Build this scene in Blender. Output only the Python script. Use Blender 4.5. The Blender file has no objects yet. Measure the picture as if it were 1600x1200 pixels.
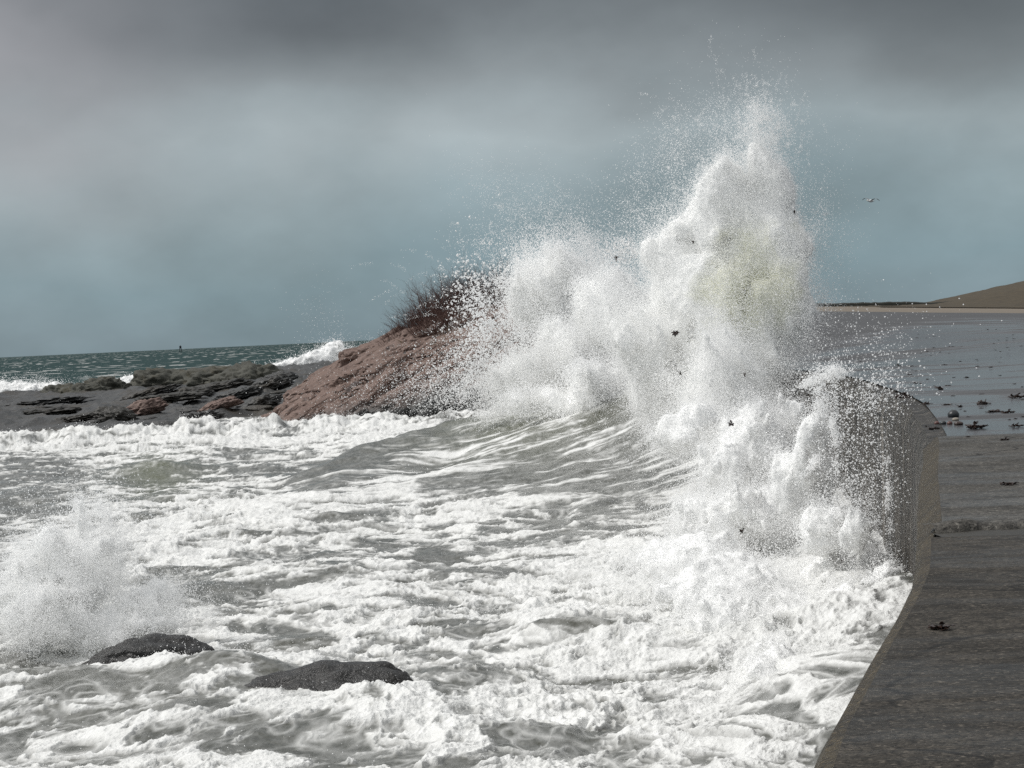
import bpy, bmesh, math, random
import numpy as np
from mathutils import Vector, Matrix
C = bpy.context.scene.collection
SC = bpy.context.scene
RNG = np.random.default_rng(7); random.seed(7)

# ------------------------------------------------------------------ camera
F_PX = 3600.0                      # focal length in photo pixels (1600 wide)
CAM = np.array([0.0, 0.0, 6.1])
ROLL, PITCH = math.radians(2.67), math.atan(79/3600)
_F = np.array([0, math.cos(PITCH), -math.sin(PITCH)])
_R0 = np.array([1.0, 0, 0]); _U0 = np.cross(_R0, _F)
_R = _R0*math.cos(ROLL)-_U0*math.sin(ROLL); _U = _U0*math.cos(ROLL)+_R0*math.sin(ROLL)
cam_d = bpy.data.cameras.new('camera'); cam = bpy.data.objects.new('camera', cam_d); C.objects.link(cam)
m = Matrix((( _R[0], _U[0], -_F[0], CAM[0]), (_R[1], _U[1], -_F[1], CAM[1]), (_R[2], _U[2], -_F[2], CAM[2]), (0, 0, 0, 1)))
cam.matrix_world = m
cam_d.sensor_width = 36; cam_d.lens = F_PX/1600*36; cam_d.clip_start = .5; cam_d.clip_end = 100000
SC.camera = cam

def P(px, py, z=None, Y=None):
    "world point seen at a photo pixel, on height z or at distance Y"
    d = _F*F_PX+_R*(px-800)+_U*(600-py)
    t = (z-CAM[2])/d[2] if z is not None else Y/d[1]
    return CAM+d*t
def proj(X, Y, Z):
    x, y, z = X-CAM[0], Y-CAM[1], Z-CAM[2]
    w = x*_F[0]+y*_F[1]+z*_F[2]
    return 800+F_PX*(x*_R[0]+y*_R[1]+z*_R[2])/w, 600-F_PX*(x*_U[0]+y*_U[1]+z*_U[2])/w

# ------------------------------------------------------------------ sun, sky, exposure
SUN_EL, SUN_AZ = math.radians(48), math.radians(-84)    # azimuth measured from +Y towards +X: from the left
sd = bpy.data.lights.new('sun', 'SUN'); so = bpy.data.objects.new('sun', sd); C.objects.link(so)
sd.energy = 2.2; sd.angle = math.radians(12); sd.color = (1, .98, .95)
tosun = Vector((math.sin(SUN_AZ)*math.cos(SUN_EL), math.cos(SUN_AZ)*math.cos(SUN_EL), math.sin(SUN_EL)))
so.rotation_euler = tosun.to_track_quat('Z', 'Y').to_euler(); so.location = tosun*200

class NT:
    "tiny node-tree helper"
    def __init__(s, tree): s.t = tree; s.n = tree.nodes; s.l = tree.links
    def new(s, typ, **kw):
        n = s.n.new(typ)
        for k, v in kw.items():
            if k.startswith('i_'):
                key = k[2:].replace('_', ' ')
                s.put(n, key, v)
            else: setattr(n, k, v)
        return n
    def put(s, n, key, v):
        sock = n.inputs[int(key)] if key.isdigit() else n.inputs[key]
        if hasattr(v, 'links') or hasattr(v, 'is_output'): s.l.new(v, sock)
        else: sock.default_value = v
    def math(s, op, a, b=None, c=None, clamp=False):
        n = s.n.new('ShaderNodeMath'); n.operation = op; n.use_clamp = clamp
        for i, v in enumerate((a, b, c)):
            if v is not None: s.put(n, str(i), v)
        return n.outputs[0]
    def ramp(s, fac, stops, interp='LINEAR'):
        n = s.n.new('ShaderNodeValToRGB'); r = n.color_ramp; r.interpolation = interp
        while len(r.elements) < len(stops): r.elements.new(.5)
        for e, (p, c) in zip(r.elements, stops):
            e.position = p; e.color = (*c, 1) if not isinstance(c, (int, float)) else (c, c, c, 1)
        s.put(n, 'Fac', fac); return n.outputs['Color']
    def mix(s, f, a, b, mode='MIX'):
        n = s.n.new('ShaderNodeMix'); n.data_type = 'RGBA'; n.blend_type = mode
        for sock, v in ((n.inputs[0], f), (n.inputs[6], a), (n.inputs[7], b)):
            if hasattr(v, 'is_output'): s.l.new(v, sock)
            else: sock.default_value = (*v, 1) if isinstance(v, tuple) and len(v) == 3 else v
        return n.outputs[2]
    def noise(s, vec, scale, detail=4, rough=.55, dist=0.0):
        n = s.n.new('ShaderNodeTexNoise')
        s.put(n, 'Vector', vec); s.put(n, 'Scale', scale); s.put(n, 'Detail', detail); s.put(n, 'Roughness', rough); s.put(n, 'Distortion', dist)
        return n.outputs['Fac']
    def mapping(s, vec, scale=(1, 1, 1), rot=(0, 0, 0), loc=(0, 0, 0)):
        n = s.n.new('ShaderNodeMapping'); s.put(n, 'Vector', vec)
        n.inputs['Scale'].default_value = scale; n.inputs['Rotation'].default_value = rot; n.inputs['Location'].default_value = loc
        return n.outputs[0]

w = bpy.data.worlds.new('World'); SC.world = w; w.use_nodes = True
T = NT(w.node_tree); T.n.clear()
geo = T.new('ShaderNodeTexCoord').outputs['Generated']
sep = T.new('ShaderNodeSeparateXYZ', i_0=geo)
el = T.math('ARCSINE', sep.outputs['Z'])                       # radians of elevation
elx = T.math('DIVIDE', el, math.radians(9.0))                  # 1 = 9 degrees
nz1 = T.noise(T.mapping(geo, (7, 7, 13)), 1.0, 3, .48, 0)
nz2 = T.noise(T.mapping(geo, (14, 14, 22), loc=(3.1, 1.7, .4)), 1.0, 3, .5, 0)
elw = T.math('ADD', elx, T.math('MULTIPLY', T.math('SUBTRACT', nz1, .5), .55))
low = T.ramp(T.math('DIVIDE', T.math('ADD', el, T.math('MULTIPLY', T.math('SUBTRACT', nz1, .5), .075)), math.radians(18)), [(0, (.178, .238, .268)), (.10, (.176, .248, .280)), (.19, (.222, .290, .318)), (.275, (.285, .338, .358)),
      (.36, (.200, .224, .236)), (.46, (.122, .134, .143)), (.60, (.09, .10, .11)), (.75, (.15, .165, .18)), (1, (.30, .32, .34))])
nz3 = T.noise(T.mapping(geo, (10, 10, 17), rot=(0, .5, 0), loc=(1.3, 5.2, 2.2)), 1.0, 5, .52, 0)
low = T.mix(1.0, low, T.ramp(nz3, [(.30, .80), (.70, 1.20)]), 'MULTIPLY')
# brighter break in the cloud low on the left
az = T.math('ARCTAN2', sep.outputs['X'], sep.outputs['Y'])
def gauss(a0, e0, sa, se):
    da = T.math('DIVIDE', T.math('SUBTRACT', az, math.radians(a0)), math.radians(sa))
    de = T.math('DIVIDE', T.math('SUBTRACT', el, math.radians(e0)), math.radians(se))
    r2 = T.math('ADD', T.math('MULTIPLY', da, da), T.math('MULTIPLY', de, de))
    return T.math('POWER', 2.718, T.math('MULTIPLY', r2, -1.0))
g1 = T.math('MULTIPLY', gauss(-11.8, 6.6, 3.4, 3.3), T.math('MULTIPLY_ADD', nz2, 1.3, .25), clamp=True)
g2 = T.math('MULTIPLY', gauss(-3.5, 4.6, 5.5, 1.5), T.math('MULTIPLY_ADD', nz2, 1.0, -.05), clamp=True)
low = T.mix(T.math('MULTIPLY', g1, .72), low, (.35, .345, .365))
low = T.mix(T.math('MULTIPLY', g2, .7), low, (.41, .44, .455))
low = T.mix(T.math('MULTIPLY', gauss(-8.2, 7.6, 3.2, 1.0), .32), low, (.085, .09, .10))
low = T.mix(T.math('MULTIPLY', gauss(13.5, 8.2, 7.0, 3.2), .6), low, (.085, .095, .10))
hi = T.math('DIVIDE', T.math('SUBTRACT', el, math.radians(12)), math.radians(35), clamp=True)
cl = T.noise(T.mapping(geo, (3, 3, 5)), 1.0, 4, .55)
deck = T.mix(cl, (.44, .46, .48), (.80, .80, .79))
skyc = T.mix(hi, low, deck)
skytex = T.new('ShaderNodeTexSky', sky_type='NISHITA', sun_disc=False, sun_elevation=SUN_EL, sun_rotation=SUN_AZ)
nis = T.mix(1.0, skytex.outputs[0], (.07, .07, .07), 'MULTIPLY')
full = T.mix(.93, nis, skyc)                                   # cloud hides nearly all of the clear sky
bg = T.new('ShaderNodeBackground', i_Color=full, i_Strength=1.0)
out = T.new('ShaderNodeOutputWorld'); T.l.new(bg.outputs[0], out.inputs['Surface'])

SC.view_settings.view_transform = 'Standard'; SC.view_settings.look = 'None'
SC.view_settings.exposure = 0.26; SC.view_settings.gamma = 1
SC.render.engine = 'CYCLES'
cy = SC.cycles; cy.max_bounces = 24; cy.diffuse_bounces = 20; cy.transmission_bounces = 20; cy.glossy_bounces = 3; cy.transparent_max_bounces = 8
cy.use_denoising = False; cy.caustics_reflective = False; cy.caustics_refractive = False
SC.render.filter_size = 1.2 if hasattr(SC.render, 'filter_size') else 1.5

# ------------------------------------------------------------------ numpy noise
_perm = np.random.default_rng(11).permutation(256).astype(np.int32); _perm = np.concatenate([_perm, _perm, _perm])
_g3 = np.random.default_rng(12).normal(size=(256, 3)); _g3 /= np.linalg.norm(_g3, axis=1)[:, None]; _g3 = _g3.astype(np.float32)
_a2 = np.random.default_rng(13).uniform(0, 2*np.pi, 256); _g2 = np.stack([np.cos(_a2), np.sin(_a2)], 1).astype(np.float32)
def n2(x, y):
    xi = np.floor(x).astype(np.int32); yi = np.floor(y).astype(np.int32)
    xf = (x-xi).astype(np.float32); yf = (y-yi).astype(np.float32); xi &= 255; yi &= 255
    u = xf*xf*xf*(xf*(xf*6-15)+10); v = yf*yf*yf*(yf*(yf*6-15)+10)
    def g(i, j, dx, dy):
        h = _perm[_perm[(xi+i) & 255]+((yi+j) & 255)]; q = _g2[h]; return q[..., 0]*dx+q[..., 1]*dy
    a = g(0, 0, xf, yf); b = g(1, 0, xf-1, yf); c = g(0, 1, xf, yf-1); d = g(1, 1, xf-1, yf-1)
    return ((a+u*(b-a))+v*((c+u*(d-c))-(a+u*(b-a))))*1.5
def n3(x, y, z):
    xi = np.floor(x).astype(np.int32); yi = np.floor(y).astype(np.int32); zi = np.floor(z).astype(np.int32)
    xf = (x-xi).astype(np.float32); yf = (y-yi).astype(np.float32); zf = (z-zi).astype(np.float32)
    f = lambda t: t*t*t*(t*(t*6-15)+10)
    u, v, w_ = f(xf), f(yf), f(zf)
    def g(i, j, k):
        h = _perm[_perm[_perm[(xi+i) & 255]+((yi+j) & 255)]+((zi+k) & 255)]; q = _g3[h]
        return q[..., 0]*(xf-i)+q[..., 1]*(yf-j)+q[..., 2]*(zf-k)
    L = lambda a, b, t: a+t*(b-a)
    return L(L(L(g(0, 0, 0), g(1, 0, 0), u), L(g(0, 1, 0), g(1, 1, 0), u), v), L(L(g(0, 0, 1), g(1, 0, 1), u), L(g(0, 1, 1), g(1, 1, 1), u), v), w_)*1.5
def fbm2(x, y, o=4, gain=.5, lac=2.03):
    r = 0; a = 1; t = 0
    for i in range(o):
        r = r+a*n2(x+i*17.3, y-i*9.1); t += a; a *= gain; x = x*lac; y = y*lac
    return r/t
def rid2(x, y, o=4, gain=.5, lac=2.1):
    r = 0; a = 1; t = 0
    for i in range(o):
        r = r+a*(1-np.abs(n2(x+i*31.7, y+i*12.9))*1.6); t += a; a *= gain; x = x*lac; y = y*lac
    return r/t
def fbm3(x, y, z, o=4, gain=.5, lac=2.03):
    r = 0; a = 1; t = 0
    for i in range(o):
        r = r+a*n3(x+i*17.3, y-i*9.1, z+i*4.7); t += a; a *= gain; x = x*lac; y = y*lac; z = z*lac
    return r/t
def sst(a, b, x):
    t = np.clip((x-a)/(b-a), 0, 1); return t*t*(3-2*t)

# ------------------------------------------------------------------ object helpers
def tag(o, label=None, cat=None, group=None, kind=None):
    if label: o['label'] = label
    if cat: o['category'] = cat
    if group: o['group'] = group
    if kind: o['kind'] = kind
    return o
def raw_mesh(name, co, tris=None, quads=None, smooth=True):
    "fast mesh from numpy arrays (all triangles or all quads)"
    fa = tris if tris is not None else quads; k = fa.shape[1]
    me = bpy.data.meshes.new(name)
    me.vertices.add(len(co)); me.vertices.foreach_set('co', np.ascontiguousarray(co, np.float32).ravel())
    me.loops.add(fa.size); me.loops.foreach_set('vertex_index', np.ascontiguousarray(fa, np.int32).ravel())
    me.polygons.add(len(fa)); me.polygons.foreach_set('loop_start', np.arange(0, fa.size, k, dtype=np.int32))
    if not smooth: me.polygons.foreach_set('use_smooth', np.zeros(len(fa), bool))
    me.update(calc_edges=True)
    return me
def link(name, me, mat=None, parent=None):
    o = bpy.data.objects.new(name, me); C.objects.link(o)
    if mat: me.materials.append(mat)
    if parent: o.parent = parent
    return o
def empty(name, loc=(0, 0, 0)):
    o = bpy.data.objects.new(name, None); o.location = loc; C.objects.link(o); return o
def grid_faces(nr, nc):
    i = np.arange(nr*nc).reshape(nr, nc)
    return np.stack([i[:-1, :-1], i[:-1, 1:], i[1:, 1:], i[1:, :-1]], -1).reshape(-1, 4)
def attr(me, name, v):
    a = me.attributes.new(name, 'FLOAT', 'POINT'); a.data.foreach_set('value', np.ascontiguousarray(v, np.float32).ravel())
def material(name):
    mt = bpy.data.materials.new(name); mt.use_nodes = True
    t = NT(mt.node_tree); b = t.n['Principled BSDF']
    return mt, t, b
def pos(t): return t.new('ShaderNodeNewGeometry').outputs['Position']
def A(t, name): return t.new('ShaderNodeAttribute', attribute_name=name).outputs['Fac']
def bump(t, h, b, strength=.5, dist=.05):
    n = t.new('ShaderNodeBump', i_Height=h, i_Strength=strength, i_Distance=dist); t.l.new(n.outputs[0], b.inputs['Normal'])

# ------------------------------------------------------------------ materials
def mat_sea():
    mt, t, b = material('sea_water')
    p = pos(t); f = A(t, 'foam'); far = A(t, 'far'); grn = A(t, 'green')
    wat = t.mix(t.noise(p, .25, 3), (.050, .052, .041), (.082, .080, .063))
    wat = t.mix(grn, wat, (.075, .082, .036))
    wat = t.mix(far, wat, (.034, .058, .058))
    fine = t.noise(t.mapping(p, (1, .45, 1)), 7.0, 5, .62)
    fm = t.math('ADD', f, t.math('MULTIPLY', t.math('SUBTRACT', fine, .5), t.math('MULTIPLY', t.math('SUBTRACT', 1.0, far), .55)), clamp=True)
    fm = t.math('SMOOTH_MIN', fm, 1.0, .1)
    foamc = t.mix(t.noise(p, 1.3, 4), (.70, .70, .675), (.86, .86, .845))
    t.l.new(t.mix(fm, wat, foamc), b.inputs['Base Color'])
    t.l.new(t.math('ADD', t.math('MULTIPLY_ADD', fm, .6, .16), t.math('MULTIPLY', far, .5), clamp=True), b.inputs['Roughness'])
    b.inputs['IOR'].default_value = 1.33
    t.l.new(t.math('MULTIPLY_ADD', far, -.485, .5), b.inputs['Specular IOR Level'])
    rip = t.noise(t.mapping(p, (1, .6, 1)), 4.0, 5, .6)
    bub = t.noise(p, 14.0, 3, .6)
    h = t.math('ADD', rip, t.math('MULTIPLY', bub, t.math('MULTIPLY', fm, .8)))
    wave = t.noise(t.mapping(p, (.05, .12, .1)), 1.0, 6, .62)
    h = t.math('ADD', h, t.math('MULTIPLY', wave, t.math('MULTIPLY', far, 10.0)))
    bump(t, h, b, .55, .09)
    return mt
TINT_C = P(1172, 450, Y=76.5)  # centre of the greenish tint inside the great plume
def tint_mask(t, p):
    "greenish patch around the heart of the great plume"
    d = t.new('ShaderNodeVectorMath', operation='DISTANCE', i_0=p, i_1=tuple(TINT_C)).outputs['Value']
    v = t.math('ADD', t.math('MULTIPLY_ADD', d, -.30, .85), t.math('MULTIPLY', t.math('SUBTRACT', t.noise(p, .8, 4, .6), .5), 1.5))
    return t.ramp(v, [(.25, 0.), (.60, 1.)])  # tint fades outwards from the centre, edge broken by noise
def mat_spray(name='spray_white', col=(.995, .995, .993), tint=None):
    mt, t, b = material(name)
    t.n.remove(b)
    d = t.new('ShaderNodeBsdfDiffuse'); d.inputs[0].default_value = (*col, 1)
    tr = t.new('ShaderNodeBsdfTranslucent'); tr.inputs[0].default_value = (*col, 1)
    if tint:
        cc = t.mix(tint_mask(t, pos(t)), col, tint); t.l.new(cc, d.inputs[0]); t.l.new(cc, tr.inputs[0])
    mx = t.new('ShaderNodeMixShader', i_0=.5); t.l.new(d.outputs[0], mx.inputs[1]); t.l.new(tr.outputs[0], mx.inputs[2])
    t.l.new(mx.outputs[0], t.n['Material Output'].inputs[0])
    return mt
def mat_core():
    "aerated white water, slightly darker and greener inside the plume patch"
    mt, t, b = material('aerated_water'); p = pos(t)
    tint = tint_mask(t, p)
    c = t.mix(t.math('MULTIPLY', tint, .75), (.90, .90, .89), (.70, .70, .57))
    t.l.new(c, b.inputs['Base Color']); b.inputs['Roughness'].default_value = .8; b.inputs['Specular IOR Level'].default_value = .15
    bump(t, t.noise(p, 9, 4, .7), b, .7, .06)
    return mt
def mat_concrete(name, base, dark, rough=.55, vstain=False, speck=60.0, wetstreak=True, rr=(.62, .30), cracks=False):
    mt, t, b = material(name); p = pos(t); b.inputs['Specular IOR Level'].default_value = .22
    big = t.noise(p, 1.4, 6, .68)
    c = t.mix(t.ramp(big, [(.38, 0.), (.62, 1.)]), dark, base)
    sp = t.noise(p, speck, 2, .7)
    c = t.mix(t.ramp(sp, [(.36, 1.), (.5, 0.)]), c, tuple(x*.35 for x in dark))
    c = t.mix(t.ramp(t.noise(p, speck*.8, 2, .7), [(.57, 0.), (.68, .8)]), c, tuple(min(1, x*2.3) for x in base))
    if cracks:
        b.inputs['Specular IOR Level'].default_value = .22
        gr = t.noise(p, speck*.35, 3, .75)
        c = t.mix(t.ramp(gr, [(.35, .7), (.52, 0.)]), c, tuple(x*.3 for x in dark))
        wp = t.new('ShaderNodeVectorMath', operation='ADD', i_0=p, i_1=t.new('ShaderNodeVectorMath', operation='SCALE', i_0=t.new('ShaderNodeTexNoise', i_Vector=p, i_Scale=2.5, i_Detail=5).outputs['Color'], i_Scale=.55).outputs[0]).outputs[0]
        vo = t.new('ShaderNodeTexVoronoi', feature='DISTANCE_TO_EDGE', i_Vector=t.mapping(wp, (.42, .30, .4)), i_Scale=1.0).outputs['Distance']
        ck = t.math('MULTIPLY', t.ramp(vo, [(.004, 1.), (.012, 0.)]), t.ramp(t.noise(p, .8, 3), [(.45, 0.), (.55, 1.)]))
        c = t.mix(t.math('MULTIPLY', ck, .9), c, (.008, .007, .006))
        c = t.mix(t.ramp(t.noise(p, 2.6, 5, .7), [(.56, 0.), (.66, .8)]), c, tuple(x*.45 for x in dark))
    if vstain:
        st = t.noise(t.mapping(p, (2.4, 2.4, .16)), 1.0, 5, .65)
        c = t.mix(t.ramp(st, [(.38, 1.), (.56, 0.)]), c, tuple(x*.3 for x in dark))
        st2 = t.noise(t.mapping(p, (1.5, 1.5, .10), loc=(5, 2, 0)), 1.0, 5, .7)
        c = t.mix(t.ramp(st2, [(.56, 0.), (.72, .6)]), c, (.26, .235, .205))
    t.l.new(c, b.inputs['Base Color'])
    if wetstreak:
        st = t.noise(t.mapping(p, (.5, 1.3, 1), rot=(0, 0, .25)), 1.0, 5, .68, .6)
        t.l.new(t.ramp(st, [(.44, rr[0]), (.60, rr[1])]), b.inputs['Roughness'])
    else: b.inputs['Roughness'].default_value = rough
    bump(t, t.math('ADD', t.math('MULTIPLY', sp, .5), t.noise(p, 6, 5, .6)), b, .8, .025)
    return mt
def mat_pavement():
    mt, t, b = material('wet_asphalt'); p = pos(t); wet = A(t, 'wet'); tan = A(t, 'tan')
    c = t.mix(t.noise(p, .5, 5, .6), (.035, .036, .039), (.075, .075, .078))
    c = t.mix(t.ramp(t.noise(p, 35, 2, .7), [(.55, 0.), (.7, .5)]), c, (.14, .14, .14))
    c = t.mix(tan, c, t.mix(t.noise(p, .8, 4), (.13, .105, .078), (.20, .165, .125)))
    t.l.new(c, b.inputs['Base Color'])
    st = t.noise(t.mapping(p, (.16, .16, 1), rot=(0, 0, math.radians(-32))), 1.0, 6, .62, .8)
    st = t.math('ADD', st, t.math('MULTIPLY', t.math('SUBTRACT', t.noise(t.mapping(p, (.05, .5, 1), rot=(0, 0, math.radians(-14))), 1.0, 5, .6, .4), .5), .9))
    st = t.math('ADD', st, t.math('MULTIPLY', A(t, 'film'), .11))
    wv = t.math('MULTIPLY', wet, t.ramp(st, [(.44, 0.), (.56, 1.)]), clamp=True)
    t.l.new(t.math('MULTIPLY_ADD', wv, -.53, .72), b.inputs['Roughness'])
    t.l.new(t.math('MULTIPLY_ADD', wv, .55, .42), b.inputs['Specular IOR Level'])
    bump(t, t.noise(p, 9, 5, .6), b, .30, .012)
    return mt
def mat_rock(name, c1, c2, dark, zwet=None, scale=1.0, rough=.75, weed=None):
    mt, t, b = material(name); p = pos(t)
    c = t.mix(t.ramp(t.noise(p, .55*scale, 6, .62), [(.3, 0.), (.7, 1.)]), c1, c2)
    c = t.mix(t.ramp(t.noise(p, 7*scale, 4, .7), [(.34, .75), (.5, 0.)]), c, dark)
    c = t.mix(t.ramp(t.noise(p, 11*scale, 3, .7), [(.58, 0.), (.72, .4)]), c, tuple(min(1, x*1.8) for x in c2))
    if zwet is not None:
        sp_ = t.new('ShaderNodeSeparateXYZ', i_0=p); z = sp_.outputs['Z']
        zz = t.math('ADD', t.math('MULTIPLY_ADD', sp_.outputs['X'], -.18, z), t.math('MULTIPLY_ADD', t.noise(p, .35, 5, .6), 2.4, -.75))
        k = t.ramp(t.math('DIVIDE', t.math('SUBTRACT', zz, zwet[0]), zwet[1]-zwet[0]), [(0, 1.), (1, 0.)])
        c = t.mix(k, c, t.mix(t.noise(p, 1.6, 5, .65), zwet[2], zwet[3]))
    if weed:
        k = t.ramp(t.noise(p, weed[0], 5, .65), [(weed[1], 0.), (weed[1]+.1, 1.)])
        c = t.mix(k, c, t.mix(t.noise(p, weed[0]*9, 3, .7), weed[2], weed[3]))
    t.l.new(c, b.inputs['Base Color']); b.inputs['Roughness'].default_value = rough
    bump(t, t.math('ADD', t.noise(p, 3*scale, 6, .65), t.math('MULTIPLY', t.noise(p, 14*scale, 3, .7), .4)), b, .8, .12/scale)
    return mt
def mat_plain(name, col, rough=.7, var=.35, scale=8):
    mt, t, b = material(name); p = pos(t)
    c = t.mix(t.noise(p, scale, 4, .6), tuple(x*(1-var) for x in col), tuple(x*(1+var) for x in col))
    t.l.new(c, b.inputs['Base Color']); b.inputs['Roughness'].default_value = rough
    return mt
M_sea = mat_sea(); M_spray = mat_spray(); M_plume = mat_spray('spray_tinted', (.995, .995, .992), (.983, .984, .955)); M_core = mat_core()
M_cap = mat_concrete('old_wet_concrete', (.060, .052, .042), (.026, .0225, .018), speck=42, rr=(.78, .42), cracks=True)
M_cap2 = mat_concrete('grey_wet_concrete', (.098, .091, .080), (.050, .046, .040), speck=36, rr=(.72, .36), cracks=True)
M_face = mat_concrete('stained_wall_concrete', (.066, .057, .046), (.030, .025, .020), vstain=True, wetstreak=False, speck=14, rough=.5)
M_edge = mat_concrete('algae_brown_concrete', (.058, .044, .024), (.028, .021, .012), wetstreak=False, speck=40, rough=.5)
M_pav = mat_pavement()
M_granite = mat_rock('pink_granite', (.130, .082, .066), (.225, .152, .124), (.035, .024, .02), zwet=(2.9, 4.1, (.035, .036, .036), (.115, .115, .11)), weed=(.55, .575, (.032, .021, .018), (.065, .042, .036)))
M_shelf = mat_rock('weedy_ledge_rock', (.026, .025, .024), (.066, .064, .062), (.010, .018, .018), scale=.5, rough=.5, weed=(.10, .50, (.016, .014, .010), (.05, .038, .024)))
M_ledge = mat_rock('olive_weed_rock', (.036, .037, .028), (.082, .080, .062), (.012, .012, .010), scale=.8, weed=(.3, .56, (.028, .026, .014), (.07, .06, .035)))
M_pink = mat_rock('wet_pink_rock', (.13, .085, .07), (.22, .15, .125), (.04, .03, .027), scale=1.2)
M_black = mat_rock('black_wet_rock', (.008, .008, .008), (.036, .033, .030), (.004, .004, .004), scale=1.1, rough=.38)
M_blackw = mat_rock('black_weed_rock', (.014, .013, .010), (.04, .035, .026), (.006, .006, .005), scale=1.4, rough=.5)
M_hill = mat_plain('winter_grass', (.050, .037, .019), .9, .8, 1.6)
M_twig = mat_plain('bare_twig', (.075, .036, .028), .85, .4, 3)
M_drygrass = mat_plain('dry_grass', (.25, .185, .125), .9, .4, 3)
M_weed = mat_plain('brown_seaweed', (.028, .014, .009), .35, .5, 30)
M_stone = mat_plain('dark_stone', (.022, .025, .027), .4, .3, 20)
M_shell = mat_plain('pale_pebble', (.26, .23, .19), .6, .3, 20)
M_redst = mat_plain('red_pebble', (.10, .045, .038), .5, .3, 20)
M_dark = mat_plain('dark_steel', (.015, .018, .022), .6)
M_gwhite = mat_plain('gull_white', (.80, .80, .79), .8, .06)
M_ggrey = mat_plain('gull_grey', (.20, .21, .22), .8, .15)
M_gblack = mat_plain('gull_black', (.02, .02, .02), .8, .1)
M_gbeak = mat_plain('gull_beak', (.55, .38, .06), .6, .1)
M_hedge = mat_plain('dark_hedge', (.018, .019, .014), .95, .5, 2)

# ------------------------------------------------------------------ sea
wall_xy = [(-.9, 0), (.25, 4.2), (.97, 8.2), (1.52, 10.55), (2.40, 14.2), (3.00, 17.4), (4.1, 23.5), (5.42, 30.6), (6.73, 38.9), (7.6, 45), (8.2, 51), (8.95, 60), (9.38, 67.5), (9.3, 75.3), (8.7, 86), (7.2, 98), (4.6, 111), (3.4, 125), (4, 150), (6, 190), (8, 260), (9, 420)]
def catmull(pts, step=.35):
    p = np.array(pts, float); o = []
    p = np.vstack([2*p[0]-p[1], p, 2*p[-1]-p[-2]])
    for i in range(1, len(p)-2):
        n = max(2, int(np.linalg.norm(p[i+1]-p[i])/step)); t = np.linspace(0, 1, n, endpoint=False)[:, None]
        a, b_, c, d = p[i-1], p[i], p[i+1], p[i+2]
        o.append(.5*((2*b_)+(-a+c)*t+(2*a-5*b_+4*c-d)*t**2+(-a+3*b_-3*c+d)*t**3))
    o.append(p[-2][None]); return np.vstack(o)
WALL = catmull(wall_xy)
wall_x_at = lambda Y: np.interp(Y, WALL[:, 1], WALL[:, 0])

crest = [P(380, 790, z=.05), P(470, 745, z=.4), P(560, 705, z=1.1), P(700, 662, z=1.9), P(850, 643, z=2.45), P(1000, 634, z=2.7)]
cX = np.array([c[0] for c in crest]+[9.]); cY = np.array([c[1] for c in crest]+[96.]); cZ = np.array([0.]+[c[2] for c in crest[1:]]+[2.9])
def swell(X, Y):
    Yc = np.interp(X, cX, cY); Az = np.interp(X, cX, cZ)
    d = Y-Yc
    front = np.clip(1+d/34, 0, 1)**1.7
    back = np.exp(-(np.clip(d, 0, None)/9)**2)
    return Az*np.where(d < 0, front, back)
FOAM = [  # px, py, rx, ry, change of cover
 (1230, 1010, 230, 210, .42), (800, 960, 330, 75, .22), (700, 1150, 420, 40, .18), (600, 700, 90, 42, .35), (400, 690, 260, 26, .38), (100, 690, 130, 14, .35),
 (540, 800, 200, 34, .30), (350, 830, 130, 40, .15), (200, 830, 130, 90, .2), (980, 900, 160, 22, .3), (1150, 780, 110, 100, .3), (920, 640, 120, 20, .5),
 (950, 775, 130, 24, -.36), (1000, 830, 90, 22, -.34), (820, 842, 110, 18, -.30), (690, 880, 80, 14, -.42), (560, 860, 80, 14, -.25), (330, 930, 70, 26, -.55), (245, 745, 55, 30, -.8),
 (50, 745, 130, 26, -.5), (40, 785, 90, 30, -.55), (540, 738, 105, 26, -.9), (640, 715, 120, 14, -.3), (430, 1000, 110, 24, -.22), (120, 1085, 130, 30, -.28), (60, 1060, 60, 20, -.3), (250, 1110, 120, 22, -.35),
 (830, 715, 110, 16, -.35), (870, 690, 150, 14, -.2), (780, 1010, 60, 14, -.3), (1060, 1035, 60, 28, -.45), (880, 1170, 110, 18, -.3), (420, 1180, 160, 20, -.3), (1180, 1100, 60, 30, -.2), (1000, 720, 60, 30, -.25), (480, 960, 70, 20, -.2)]
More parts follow.
